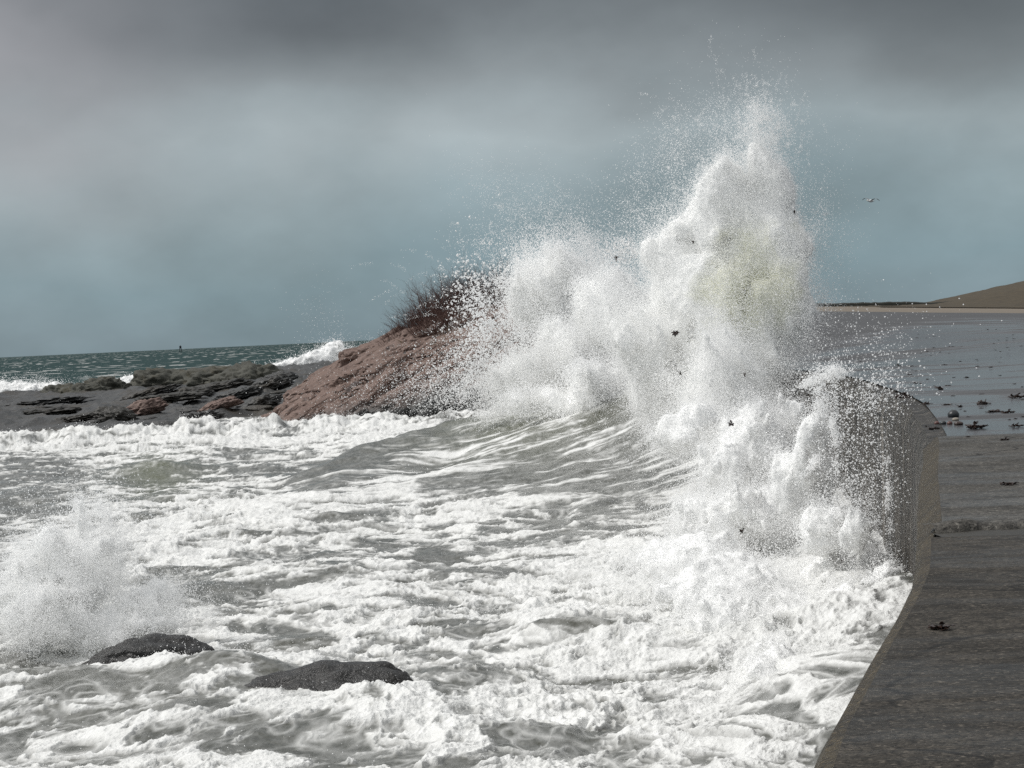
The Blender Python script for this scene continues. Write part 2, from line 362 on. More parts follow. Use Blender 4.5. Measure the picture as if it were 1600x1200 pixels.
def build_sea():
    # rows: even steps of apparent height close by, then out to the horizon
    dy = np.concatenate([np.linspace(800, 96, 1150), np.linspace(95.5, 20, 330)[1:], np.geomspace(20, .4, 110)[1:]])
    Y = CAM[2]*F_PX/dy; Rr = np.linspace(-.34, .245, 1180)
    Yg, Rg = np.meshgrid(Y, Rr, indexing='ij'); X = (Rg*Yg).astype(np.float32); Yg = Yg.astype(np.float32)
    px, py = proj(X, Yg, np.zeros_like(X))
    near = 1-sst(150, 330, Yg); far = sst(170, 420, Yg); close = 1-sst(50, 95, Yg)
    wx = X+1.1*fbm2(X*.22, Yg*.20, 3); wy = Yg+1.3*fbm2(X*.22+9, Yg*.2+4, 3)
    cov = .50+.46*fbm2(wx*.16+31, wy*.13+8, 3)
    for a, b_, rx, ry, k in FOAM:
        cov = cov+k*np.exp(-((px-a)/rx)**2-((py-b_)/ry)**2)
    cov = np.where(Yg > 165, .6-.52*sst(165, 230, Yg), cov)
    sw = swell(X, Yg)
    h = sw + near*(.42*fbm2(wx*.15+3, wy*.11, 3)+.17*fbm2(wx*.5, wy*.42+7, 3))
    rolls = np.clip(rid2(wx*.13+11.3, wy*.16+2.2, 2)-.55, 0, 1)
    h += near*.62*rolls*np.clip(cov, 0, 1)*(1-.75*np.clip(sw, 0, 1))
    h += far*(.9*fbm2(X*.02, Yg*.035, 4)+.25*fbm2(X*.08, Yg*.13, 3))*np.clip(600/Yg, .1, 1)*1.2
    for a, b_, r, k in [(350, 1085, 1.5, .45), (120, 1075, 2.0, .4), (640, 1130, 1.3, .3), (300, 1135, 1.5, .3), (245, 742, 2.2, .6), (330, 925, 1.2, .3), (900, 1000, 2.5, .3), (720, 1085, 1.2, .35), (560, 905, 2, .3)]:
        c = P(a, b_, z=0); h += k*np.exp(-((X-c[0])**2+((Yg-c[1])*.8)**2)/r**2)
    h += 1.1*np.exp(-((Yg-159-9*fbm2(X*.12, X*0+.7, 4, .6))/6)**2)*np.clip(.6+1.3*fbm2(X*.35, Yg*.12, 4, .6), .05, 2)*(X < 0)
    dw = np.clip(wall_x_at(Yg)-X, 0, 60)
    h += near*np.exp(-(dw/2.6)**2)*.9*sst(28, 44, Yg)
    # foam pattern: streaks along the swell face, lacing elsewhere
    onsw = np.clip(sw/.7, 0, 1)
    ang = .10; u = X*math.cos(ang)+Yg*math.sin(ang)*.6; v = -X*math.sin(ang)+Yg*math.cos(ang)
    cov = cov-.20*onsw*sst(165, 140, Yg)
    pat_l = .45*rid2(wx*.55, wy*.5, 4, .62)+.55*(.5+.9*fbm2(wx*.36+5, wy*.34+1, 6, .66))
    pat_s = .5*rid2(u*.12+3, v*.95+.9*n2(u*.12, v*.1), 4, .62)+.5*(.5+.9*fbm2(u*.09, v*.75+3, 6, .66))
    pat = pat_l*(1-onsw)+pat_s*onsw
    z = (pat-pat[::4, ::4].mean())/pat[::4, ::4].std()
    thr = (1-2*np.clip(cov, -.3, 1.15))*1.5
    foam = sst(-.75, .75, z-thr)
    hole = sst(.02, .42, fbm2(wx*1.25+40, wy*1.1, 6, .68))*(1-onsw)+sst(.05, .45, fbm2(u*.5+40, v*1.5, 6, .68))*onsw
    foam = foam*(1-.62*hole*(1-.5*np.clip((cov-.7)*2, 0, 1)))
    # thin lace and bubbles drifting over the open patches
    l1 = np.clip(1-np.abs(n2(wx*.9+3, wy*.75))*5, 0, 1); l2 = np.clip(1-np.abs(n2(wx*2.1+8, wy*1.7+2))*4, 0, 1)
    s1 = np.clip(1-np.abs(n2(u*.35+3, v*1.1))*5, 0, 1); s2 = np.clip(1-np.abs(n2(u*.8+3, v*2.4))*4, 0, 1)
    lace = (np.maximum(l1, l2*.8)*(1-onsw)+np.maximum(s1, s2*.8)*onsw)*sst(-.25, .35, fbm2(wx*.4+2, wy*.35+5, 4, .6)+.3*(cov-.3))
    foam = np.maximum(foam, .72*lace)
    foam = np.maximum(foam, 0.04+.15*sst(-.3, .5, fbm2(wx*.7, wy*.6, 5, .65)))
    caps = sst(.70, .80, rid2(X*.02, Yg*.055, 3)*.6+.4*(.5+fbm2(X*.16, Yg*.4, 4)))*far
    foam = np.clip(np.where(Yg > 200, foam*.25*(1-far)+caps*.45, foam), 0, 1)
    thick = sst(.35, 1, foam)*near*(1-.55*np.exp(-(dw/3.5)**2))
    bil = lambda x, y: 1-np.abs(n2(x, y))*2.0
    amp = (.35+.9*np.clip(cov-.5, 0, .6))*(1-.75*onsw)
    h += thick*amp*(.13*bil(wx*1.3, wy*1.2)+.09*bil(wx*3.1+4, wy*2.7)+close*(.045*bil(X*7.3+4, Yg*5.4)+.016*bil(X*15, Yg*11)))
    h += near*.030*fbm2(X*2.2, Yg*1.8, 3)*(1-thick)+near*onsw*.12*fbm2(u*.25, v*.9, 3)
    me = raw_mesh('sea', np.stack([X, Yg, h], -1).reshape(-1, 3), quads=grid_faces(len(Y), len(Rr)))
    attr(me, 'foam', foam); attr(me, 'far', far)
    g = np.exp(-((px-245)/70)**2-((py-745)/40)**2)+.6*np.exp(-((px-800)/160)**2-((py-730)/25)**2)
    attr(me, 'green', np.clip(g, 0, 1))
    o = link('sea', me, M_sea); tag(o, 'grey green storm sea streaked with white foam', 'sea', kind='structure')
    return o, X, Yg, h, foam, cov
sea, SX, SY, SH, SFOAM, SCOV = build_sea()

# ------------------------------------------------------------------ seawall and paved ground
_d = np.gradient(WALL, axis=0); _d /= np.linalg.norm(_d, axis=1)[:, None]
WN = np.stack([_d[:, 1], -_d[:, 0]], 1)                       # inland normal
def sweep(name, prof, y0, y1, mat, parent=None, wob=.0, sub=1, caps=True):
    idx = np.where((WALL[:, 1] >= y0) & (WALL[:, 1] <= y1))[0]
    pr = np.array(prof, float)
    if sub > 1:
        q = [];
        for a, b_ in zip(pr[:-1], pr[1:]):
            k = max(1, int(np.linalg.norm(b_-a)/sub_len)) if (sub_len := .25) else 1
            q += [a+(b_-a)*t for t in np.linspace(0, 1, k, endpoint=False)]
        pr = np.array(q+[pr[-1]])
    L = WALL[idx]; N = WN[idx]
    co = np.zeros((len(idx), len(pr), 3))
    co[:, :, :2] = L[:, None]+N[:, None]*pr[None, :, :1]; co[:, :, 2] = pr[None, :, 1]
    if wob:
        nn = fbm3(co[..., 0]*1.3, co[..., 1]*1.3, co[..., 2]*1.3, 4, .6)*wob
        co[..., 0] += nn; co[..., 2] += nn*.4
    fa = grid_faces(len(idx), len(pr)).tolist(); v = co.reshape(-1, 3)
    n, k = len(idx), len(pr)
    me = bpy.data.meshes.new(name)
    if caps: fa.append(list(range(k))[::-1]); fa.append(list(range((n-1)*k, n*k)))
    me.from_pydata(v.tolist(), [], fa); me.update()
    bm = bmesh.new(); bm.from_mesh(me); bmesh.ops.recalc_face_normals(bm, faces=bm.faces); bm.to_mesh(me); bm.free()
    return link(name, me, mat, parent)
wall = empty('seawall', (WALL[0][0], WALL[0][1], 0))
tag(wall, 'stained concrete seawall with brown worn edge curving out to the breaking wave', 'seawall')
bpy.context.view_layer.update()
inv = wall.matrix_world.inverted()
def sw(*a, **k):
    o = sweep(*a, **k); o.matrix_parent_inverse = inv; return o
f = sw('wall_face', [(.6, 4.32), (.10, 4.32), (.06, 3), (.0, 1), (-.18, -2), (.6, -2)], 0, 420, M_face, wall, wob=.03, sub=2, caps=False)
sw('coping_slab', [(3.6, 4.50), (.11, 4.50)], 0, 16.9, M_cap, wall, wob=.016, sub=2, caps=False)
sw('coping_edge', [(.11, 4.499), (.05, 4.478), (.0, 4.40), (-.01, 4.22), (.3, 4.2)], 0, 16.9, M_edge, wall, wob=.015, caps=False)
sw('coping_slab', [(3.6, 4.47), (.20, 4.47)], 17.7, 30.9, M_cap2, wall, wob=.012, sub=2, caps=False)['label'] = 'middle coping slab of lighter grey concrete'
sw('coping_edge', [(.20, 4.469), (.17, 4.455), (.0, 4.30), (-.01, 4.20), (.4, 4.1)], 16.95, 30.9, M_edge, wall, wob=.02, caps=False)['label'] = 'wide bevelled brown edge of the middle slab'
def joint_lip():
    "rounded ragged lip of the middle slab along the open joint"
    n = 260; x = np.linspace(3.14, 7.2, n); pr = [(17.36, 4.38), (17.37, 4.46), (17.43, 4.505), (17.55, 4.512), (17.75, 4.490), (18.0, 4.462)]
    jag = .10*fbm2(x*2.2, x*0+3, 5, .6)+.05*np.sin(x*1.3); hj = .035*fbm2(x*3.1, x*0+8, 4, .6)
    co = np.stack([np.stack([x+.0*x, a+jag*(1-k*.12)+.05*(x-3), np.maximum(b_, 4.38)+hj*(1 if 0 < k < 5 else 0)], 1) for k, (a, b_) in enumerate(pr)], 1)
    o = link('joint_lip', raw_mesh('joint_lip', co.reshape(-1, 3), quads=grid_faces(n, len(pr))[:, ::-1]), M_cap2, wall); o.matrix_parent_inverse = inv
joint_lip()
n = 120; x = np.linspace(3.12, 7.2, n); j1 = .06*fbm2(x*2.6, x*0, 4, .6)
co = np.stack([np.stack([x, 16.84+j1*.3+0*x, 4.452+0*x], 1), np.stack([x, 17.5+0*x, 4.448+.02*fbm2(x*3, x*0+4, 3)], 1)], 1)
o = link('joint_gap', raw_mesh('joint_gap', co.reshape(-1, 3), quads=grid_faces(n, 2)[:, ::-1]), M_blackw, wall); o.matrix_parent_inverse = inv
sw('rounded_shoulder', [(.45, 4.385), (.36, 4.37), (.17, 4.29), (.05, 4.16), (-.02, 3.9), (.3, 3.8)], 30.95, 420, M_face, wall, wob=.02, caps=False)

def rise(Y, X):
    k = sst(60, 150, Y)
    return (.35*k+.65*np.clip((Y-62)/88, 0, 1)**1.25)*2.2-.055*(X-19.6)*sst(80, 150, Y)
def gz(X, Y, t=None):
    r = rise(Y, X)+np.clip((Y-150)/26, 0, 1)*.66
    return 4.42+r
def hit(px, py):
    "point of the paved ground seen at a pixel"
    d = _F*F_PX+_R*(px-800)+_U*(600-py); d = d/d[1]
    lo = 5.
    for Y in np.arange(6, 260, .04):
        p = CAM+d*Y
        top = 4.5 if Y < 17.3 else 4.47 if Y < 30.9 else float(gz(p[0], np.float64(Y)))
        if p[2] <= top: p[2] = top; return p
    return CAM+d*200
def build_pavement():
    ii = np.where(WALL[:, 1] > 1)[0][::2]; L = WALL[ii]; N = WN[ii]
    t = np.concatenate([np.linspace(.34, 6, 14), np.geomspace(6.4, 260, 70)])
    X = L[:, None, 0]+N[:, None, 0]*t; Y = L[:, None, 1]+N[:, None, 1]*t
    k = sst(.5, 14, t)[None]
    Z = 4.42+(gz(X, Y)-4.42)*k
    Z = Z+.012*fbm2(X*.5, Y*.25, 3)-.05*sst(32, 30, L[:, None, 1]+0*X)
    me = raw_mesh('pavement', np.stack([X, Y, Z], -1).reshape(-1, 3), quads=grid_faces(*X.shape)[:, ::-1])
    px, py = proj(X, Y, Z)
    # wet below the tide line of the last wave, dry above it
    a = np.array([hit(*q)[:2] for q in [(1240, 533), (1400, 512), (1590, 494)]])
    yl = np.interp(X, a[:, 0], a[:, 1], left=a[0, 1], right=a[-1, 1])+6*fbm2(X*.1, Y*.03, 3)
    wet = 1-sst(-3, 3, Y-yl)*.93
    attr(me, 'film', 1-sst(70, 118, Y)); attr(me, 'wet', wet); attr(me, 'tan', sst(149.5, 151.5, Y+1.5*fbm2(X*.2, Y*.1, 2)))
    o = link('pavement', me, M_pav); tag(o, 'wet dark asphalt apron sloping up behind the seawall', 'pavement', kind='structure')
build_pavement()
def build_hill():
    x = np.linspace(8, 110, 220); y = np.linspace(172, 300, 120); X, Y = np.meshgrid(x, y)
    ridge = np.interp(X, [8, 26, 33, 37, 40, 44.4, 52, 70, 110], [7.2, 7.2, 7.0, 6.95, 7.25, 7.98, 9.3, 11.5, 12.5])
    base = 4.42+.66+rise(np.full_like(X, 172.), X)-.12
    k = sst(174, 204, Y)
    Z = base+(ridge-base)*k+.16*fbm2(X*.9, Y*.5, 5, .65)*sst(176, 184, Y)-sst(215, 300, Y)*4
    me = raw_mesh('hill', np.stack([X, Y, Z], -1).reshape(-1, 3), quads=grid_faces(*X.shape))
    tag(link('hill', me, M_hill), 'low brown winter grass hill at the right edge', 'hill', kind='structure')
    # low dark hedge along the crest
    n = 260; hx = np.linspace(18, 39.5, n); hz = np.interp(hx, [18, 26, 33, 37, 39.5], [7.2, 7.2, 7.02, 6.96, 7.2])
    hh = (.34+.08*fbm2(hx*1.3, hx*0+3, 4))*sst(40, 34, hx)+.02
    pr = [(-.5, -.3), (-.35, .7), (-.1, 1.), (.2, .95), (.5, -.3)]
    co = np.stack([np.stack([hx, np.full(n, 203.)+a*1.2, hz-.05+hh*b_], 1) for a, b_ in pr], 1)
    me = raw_mesh('hedge', co.reshape(-1, 3), quads=grid_faces(n, len(pr)), smooth=False)
    tag(link('hedge', me, M_hedge), 'long low dark hedge line on the far crest of the embankment', 'hedge')
    # pale path at the foot of the hill
    n = 120; xx = np.linspace(28, 70, n); e = []
    for q in (173.2, 176.0):
        e.append(np.stack([xx, np.full(n, q), 4.42+.66+rise(np.full(n, 172.), xx)-.12+sst(174, 204, np.full(n, q))*.4+.12], 1))
    me = raw_mesh('path', np.stack(e, 1).reshape(-1, 3), quads=grid_faces(n, 2))
    tag(link('path', me, mat_plain('pale_gravel', (.36, .33, .29), .9, .2, 3)), 'pale gravel path at the foot of the hill', 'path', kind='structure')
build_hill()

# ------------------------------------------------------------------ rocks
def outcrop():
    # pink granite outcrop: folded slabs rising from the surf
    nx, ny = 620, 520
    x = np.linspace(-25, 10, nx); y = np.linspace(166, 212, ny); X, Y = np.meshgrid(x, y)
    top = np.interp(X, [-25, -19.6, -18.0, -16.4, -14.6, -12, -9.8, -7, -5, -2.5, 0, 4, 10], [-.8, -.5, .6, 2.3, 3.5, 4.9, 5.8, 6.5, 7.0, 7.5, 7.8, 7.6, 6.6])
    foot = np.interp(X, [-25, -18, -12, -6, 0, 10], [181, 178, 174.5, 172, 170, 168])+1.6*fbm2(X*.25, Y*0+.3, 3)
    t = np.clip((Y-foot)/17.5, 0, 1)
    h = -.8+(top+.8)*(1-(1-t)**1.75)
    h -= 3*sst(198, 212, Y)
    wx = X+1.4*fbm2(X*.2, Y*.12, 3); wy = Y+2.2*fbm2(X*.14+5, Y*.1, 3)
    s = (-.52*wx+.62*h*1.5+.28*wy)                            # strata coordinate, dipping to the left
    fr = s*.62-np.floor(s*.62)
    saw = np.where(fr < .86, fr/.86, (1-fr)/.14)
    s2 = (.30*wx+.75*wy+2.2*fbm2(wx*.25, wy*.2, 3))*.42; f2 = s2-np.floor(s2)
    crack = np.exp(-((f2-.5)/.07)**2)
    amp = sst(-.4, 1.6, h)
    h2 = h+amp*(1.15*saw-.55-1.1*crack*(.4+.6*sst(-.1, .4, fbm2(X*.3, Y*.3, 2)))+.8*fbm2(wx*.35, wy*.3, 4)+.30*fbm2(X*1.4, Y*1.1, 4, .6))
    V = [np.stack([X-.45*(saw-.5)*amp, Y-.9*(saw-.5)*amp, h2-.85*amp], -1).reshape(-1, 3)]
    q = grid_faces(ny, nx); Fc = [np.concatenate([q[:, [0, 1, 2]], q[:, [0, 2, 3]]])]; off = nx*ny
    bm = bmesh.new(); bmesh.ops.create_icosphere(bm, subdivisions=5, radius=1); bm.verts.index_update()
    sv = np.array([v.co for v in bm.verts]); sf = np.array([[v.index for v in f.verts] for f in bm.faces]); bm.free()
    sv = np.sign(sv)*np.abs(sv)**.60                              # towards a rounded block
    rs = np.random.default_rng(21)
    for k in range(200):
        a = rs.uniform(-17.6, 5); yy = np.interp(a, [-25, -18, -12, -6, 0, 10], [181, 178, 174.5, 172, 170, 168])+rs.uniform(0, 1)**.8*15.5
        ix, iy = np.argmin(abs(x-a)), np.argmin(abs(y-yy)); z0 = h[iy, ix]
        if z0 < -.2: continue
        big = rs.uniform(.5, 1)
        L_, W_, Th = 1.0+2.5*big*rs.uniform(.5, 1), .5+.70*big, .50+.6*big*rs.uniform(.5, 1)
        e = np.array([.80+.1*rs.normal(), .42+.15*rs.normal(), .44+.10*rs.normal()]); e /= np.linalg.norm(e)   # long axis climbs to the right
        nrm = np.array([-.50, -.42, .78])+.10*rs.normal(size=3); nrm -= e*nrm.dot(e); nrm /= np.linalg.norm(nrm); bt = np.cross(nrm, e)
        p = sv*np.array([L_, W_, Th]); f_ = 1.1/L_
        nz = fbm3(sv[:, 0]*1.2*L_*.6+k*3.1, sv[:, 1]*1.2+k, sv[:, 2]*1.2-k*2.3, 5, .58)
        cr = np.exp(-(n3(sv[:, 0]*1.1*L_+k*1.7, sv[:, 1]*1.5-k, sv[:, 2]*1.5)/.07)**2)
        p = p*(1+.30*nz-.20*cr)[:, None]+.05*fbm3(p[:, 0]*4+k, p[:, 1]*4, p[:, 2]*4, 3)[:, None]
        p = p[:, :1]*e+p[:, 1:2]*bt+p[:, 2:]*nrm+np.array([a, yy, z0+rs.uniform(-.15, .22)])
        V.append(p); Fc.append(sf+off); off += len(p)
    me = raw_mesh('rock_outcrop', np.vstack(V), tris=np.vstack(Fc))
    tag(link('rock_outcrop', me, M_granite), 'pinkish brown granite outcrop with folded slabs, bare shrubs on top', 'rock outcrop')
    return lambda a, b_: float(h2[np.argmin(abs(y-b_)), np.argmin(abs(x-a))])
OUT = outcrop()
def shelf():
    nx, ny = 700, 420
    u = np.linspace(-.30, -.055, nx); y = np.concatenate([np.linspace(158, 240, 240), np.linspace(241, 430, 180)])
    U, Y = np.meshgrid(u, y); X = U*Y
    px, py = proj(X, Y, np.zeros_like(X)+.5)
    foot = np.interp(px, [-200, 0, 200, 300, 430, 620], [162, 167, 171, 178, 186, 184])+5*fbm2(X*.12, Y*.05, 3)
    k = sst(0, 14, Y-foot)
    back = np.interp(px, [-200, 0, 150, 300, 450, 620], [330, 335, 350, 390, 430, 460])
    h = -1.0+k*(1.45+.25*fbm2(X*.05, Y*.03, 3))
    rr = rid2(X*.11+2, Y*.035, 4, .55)
    led = (Y*.055+.035*X+1.1*fbm2(X*.07, Y*.03, 4, .55))
    h += k*(.7*np.clip(rr-.5, 0, 1)*2+.20*fbm2(X*.5, Y*.12, 5, .6)+.55*(led-np.floor(led)-.5))*sst(168, 182, Y)
    # inner rocky bank towards the outcrop
    h += k*1.5*sst(330, 470, px)*sst(640, 560, px)*sst(0, 40, Y-foot)*(.6+.6*fbm2(X*.25, Y*.12, 4, .6))
    # long low ridge of weed-covered ledge at the back
    rl = np.interp(px, [-200, 60, 150, 200, 300, 420, 500, 620], [0, .0, .0, .1, .2, .3, .9, 1.4])
    h += rl*np.exp(-((Y-(back-60))/40)**2)*(.75+.9*fbm2(X*.16, Y*.06, 4, .6))
    h -= 2.5*sst(0, 30, Y-back)
    pool = np.exp(-((px-160)/260)**2-((py-640)/9)**2)
    me = raw_mesh('rock_shelf', np.stack([X, Y, h], -1).reshape(-1, 3), quads=grid_faces(ny, nx))
    tag(link('rock_shelf', me, M_shelf), 'flat dark wet rock shelf with weed bands along the left shore', 'rock shelf', kind='structure')
    yy = y
    def at(a, b_): i = np.argmin(abs(yy-b_)); return float(h[i, np.argmin(abs(X[i]-a))])
    return at
SHF = shelf()
def rock(name, c, size, mat, label, cat='rock', seed=0, rot=0, rough=.22, fine=1.0, freq=1.3, res=5, group=None):
    bm = bmesh.new(); bmesh.ops.create_icosphere(bm, subdivisions=res, radius=1)
    v = np.array([q.co for q in bm.verts]); s = seed*7.7
    n = fbm3(v[:, 0]*freq+s, v[:, 1]*freq-s, v[:, 2]*freq+s*.3, 5, .55)
    r_ = np.abs(n3(v[:, 0]*freq*1.8+s, v[:, 1]*freq*1.8, v[:, 2]*freq*2.6+s))
    v = v*(1+rough*1.6*n-rough*.9*(1-np.clip(r_*5, 0, 1))*.5)[:, None]
    v = v*(1+fine*.16*rough/.22*fbm3(v[:, 0]*4+s, v[:, 1]*4, v[:, 2]*6, 4, .55))[:, None]
    v[:, 2] = np.where(v[:, 2] < -.45, -.45, v[:, 2])
    v = v*np.array(size)
    ca, sa = math.cos(rot), math.sin(rot)
    v = np.stack([v[:, 0]*ca-v[:, 1]*sa, v[:, 0]*sa+v[:, 1]*ca, v[:, 2]], 1)
    for q, p in zip(bm.verts, v): q.co = p
    me = bpy.data.meshes.new(name); bm.to_mesh(me); bm.free()
    me.polygons.foreach_set('use_smooth', np.ones(len(me.polygons), bool))
    o = link(name, me, mat); o.location = c; return tag(o, label, cat, group)
# the two black rocks awash in the foreground
c = P(236, 1058, z=-.18); rock('rock', c, (1.4, 1.0, .80), M_black, 'low black rock just showing above the foam, smaller of the two foreground rocks', seed=15, rot=.1, freq=.8, rough=.20, res=6, fine=.35)
c = P(520, 1122, z=-.20); rock('rock', c, (1.85, 1.1, 1.02), M_black, 'larger black speckled rock in the foreground surf, right of the smaller wet rock', seed=12, rot=-.25, freq=.8, rough=.20, res=6, fine=.35)
for px, py, Y, sx, sz, lab, mt, sd, tl in [
  (20, 640, 300, 4.6, 1.3, 'black weed covered rock at the far left edge of the shore', M_blackw, 3, 0),
  (140, 632, 312, 5.0, 1.0, 'low olive ledge between the black edge rock and the rounded boulder', M_ledge, 14, 0),
  (97, 621, 315, 3.2, 1.9, 'small rounded olive boulder at the left end of the far ledge', M_ledge, 4, 0),
  (166, 614, 318, 3.6, 2.4, 'dark domed boulder rising highest beside the small rounded boulder', M_ledge, 5, 0),
  (130, 622, 310, 3.6, 2.0, 'creased olive boulder leaning on the dark domed boulder', M_ledge, 15, 0),
  (255, 609, 330, 5.4, 3.3, 'broad olive hump of ledge right of the gap of white surf', M_ledge, 6, 0),
  (330, 606, 330, 6.4, 2.9, 'long olive ledge in the middle of the far shore ridge', M_ledge, 7, 0),
  (395, 604, 325, 6.0, 3.2, 'olive ledge at the right of the far ridge under the breaker', M_ledge, 8, 0),
  (440, 611, 280, 2.5, 1.2, 'blue grey boulder beside the foot of the granite outcrop', M_shelf, 9, 0),
  (290, 636, 250, 3.2, 1.1, 'long black weedy rock lying across the middle of the shelf', M_blackw, 10, .15),
  (222, 660, 200, 2.2, 1.0, 'tilted pink slab lying in the middle of the shelf', M_pink, 11, .3),
  (345, 661, 196, 2.0, .65, 'flat pink slab near the surf below the outcrop', M_pink, 12, .25),
  (182, 676, 186, 1.9, 1.0, 'black pointed rock at the edge of the surf below the pink slab', M_blackw, 13, -.2),
  (400, 640, 200, 2.3, .8, 'grey slab stacked against the left foot of the outcrop', M_shelf, 16, .3),
  (425, 655, 190, 1.2, .7, 'small pink boulder at the waterline under the outcrop', M_pink, 17, .2)]:
    c = P(px, py, Y=Y); c[2] = max(c[2]-.1, SHF(c[0], Y)+.12*sz) if Y < 300 else c[2]; o = rock('boulder', c, (sx, sx*.9, sz), mt, lab, 'boulder', seed=sd, rough=.26, freq=1.5); o.rotation_euler = (0, -tl, 0)

for i, (px, py, Y, sx, sz, mt, lab) in enumerate([
  (60, 655, 215, 4.0, .5, M_blackw, 'long thin black ledge low on the left of the shelf'), (130, 668, 195, 3.4, .5, M_blackw, 'thin black ledge just above the surf on the left of the shelf'),
  (215, 640, 250, 4.6, .7, M_shelf, 'broad grey ledge behind the tilted pink slab'), (265, 652, 225, 3.4, .6, M_blackw, 'dark stepped ledge right behind the tilted pink slab'),
  (300, 668, 188, 2.6, .6, M_shelf, 'grey cracked ledge at the surf line right of the black pointed rock'), (365, 640, 225, 3.0, .7, M_shelf, 'grey stepped ledge halfway up to the outcrop foot'),
  (385, 662, 186, 2.0, .6, M_blackw, 'black wet ledge at the surf line under the outcrop'), (340, 622, 275, 4.4, .8, M_blackw, 'dark weedy ledge in front of the far olive ridge'),
  (420, 628, 235, 2.6, .9, M_shelf, 'grey stepped block close to the left foot of the outcrop'), (70, 640, 255, 4.8, .5, M_shelf, 'low grey ledge in front of the left edge rock')]):
    c = P(px, py, Y=Y); c[2] = SHF(c[0], Y)+.25*sz; o = rock('ledge', c, (sx, sx*.8, sz), mt, lab, 'ledge', seed=90+i, rough=.30, freq=1.9); o.rotation_euler = (0, -.06-.10*(i % 3), .2*(i % 4)-.3)
rs = np.random.default_rng(9); protos = []
for k in range(60):
    px, py = rs.uniform(0, 450), rs.uniform(622, 684)
    if py < 690-.09*px-46+rs.uniform(0, 20): continue
    c = P(px, py, z=.45)
    if c[1] < 170: continue
    c[2] = SHF(c[0], c[1])+.03; s_ = rs.uniform(.3, 1.1); lab = 'small dark rock scattered on the flat shore shelf'; g_ = 'small rocks scattered on the shelf'
    if len(protos) < 4:
        o = rock('small_rock', c, (1.3, .9, .5), M_blackw if len(protos) % 2 else M_shelf, lab, seed=60+k, rough=.28, res=3, group=g_); protos.append(o)
    else: o = protos[k % 4].copy(); C.objects.link(o); o.location = c
    o.scale = (s_*1.3, s_, s_*rs.uniform(.5, 1)); o.rotation_euler = (0, 0, rs.uniform(-.6, .6))
# ------------------------------------------------------------------ shrubs and grass on the outcrop
def tube(vs, fs, p, q, r0, r1):
    d = (q-p); d.normalize(); a = d.orthogonal().normalized(); b_ = d.cross(a); i = len(vs)
    for c, r in ((p, r0), (q, r1)):
        for k in range(3):
            th = k*2.0944; vs.append(c+(a*math.cos(th)+b_*math.sin(th))*r)
    for k in range(3): fs.append((i+k, i+(k+1) % 3, i+3+(k+1) % 3, i+3+k))
def shrub_mesh(h, wd, n, seed):
    rd = random.Random(seed); vs, fs = [], []
    def grow(p, d, L, r, lev):
        seg = 3
        for s in range(seg):
            q = p+d*L/seg; tube(vs, fs, p, q, r*1.15, r*.95); r *= .8
            d = (d+Vector((rd.gauss(0, .18), rd.gauss(0, .18), rd.gauss(.02, .14)))).normalized(); p = q
            if lev < 3:
                for _ in range(rd.choice((1, 1, 2))):
                    e = (d+Vector((rd.gauss(0, .55), rd.gauss(0, .55), rd.gauss(.1, .35)))).normalized()
                    grow(p, e, L*rd.uniform(.4, .65), r*.62, lev+1)
    for k in range(n):
        a = rd.uniform(0, 6.28); l = rd.uniform(.25, .95)
        d = Vector((math.cos(a)*l-.25, math.sin(a)*l, 1)).normalized()
        grow(Vector((rd.gauss(0, wd*.3), rd.gauss(0, wd*.3), -.15)), d, h*rd.uniform(.45, .75), .030, 1)
    me = bpy.data.meshes.new('shrub'); me.from_pydata([tuple(v) for v in vs], [], fs); me.update(); return me
SHR = [(607, 536, 1.1, 14), (622, 528, 1.5, 20), (640, 520, 2.0, 24), (658, 512, 2.5, 26), (678, 506, 3.0, 26), (697, 503, 3.3, 28), (716, 500, 3.7, 28), (737, 500, 3.7, 28), (757, 498, 3.9, 28), (778, 497, 3.8, 28), (668, 516, 1.7, 22), (706, 510, 2.2, 24), (745, 508, 2.3, 24), (800, 497, 3.4, 26), (690, 498, 3.2, 26), (728, 492, 3.4, 26), (765, 490, 3.2, 26)]
SLAB = ['lowest bare shrub at the left tip of the thicket, on the slope edge', 'small dark bare shrub second from the left tip of the thicket', 'knee high bare bramble third from the left end of the thicket', 'bare bramble left of the thicket where twigs reach over the sea', 'bare reddish shrub on the left shoulder of the thicket', 'bare shrub left of the tallest part of the thicket', 'tall bare shrub at the middle of the thicket, just left of the spray', 'tall bare shrub first behind the left edge of the spray droplets', 'tall bare shrub in the thick of the flying droplets', 'tall bare shrub farthest right but one, mostly veiled by spray', 'short front shrub standing over the dry grass at left', 'short front shrub standing over the dry grass in the middle', 'short front shrub at the right end of the dry grass', 'bare shrub at the right end of the thicket, hidden in white spray', 'rear bare shrub on the skyline left of centre', 'rear bare shrub on the skyline at the centre', 'rear bare shrub on the skyline behind the droplets']
for i, (px, py, h, n) in enumerate(SHR):
    Y = 186+(i % 4)*.8 if i < 10 or i == 13 else (183.5 if i < 13 else 190)
    c = P(px, py, Y=Y); zz = OUT(c[0], Y)
    o = link('bare_shrub', shrub_mesh(h*1.32, h*.62, int(n*1.7), 50+i), M_twig); o.location = (c[0], Y, zz-.1)
    tag(o, SLAB[i], 'shrub', 'bare shrubs on top of the granite outcrop')
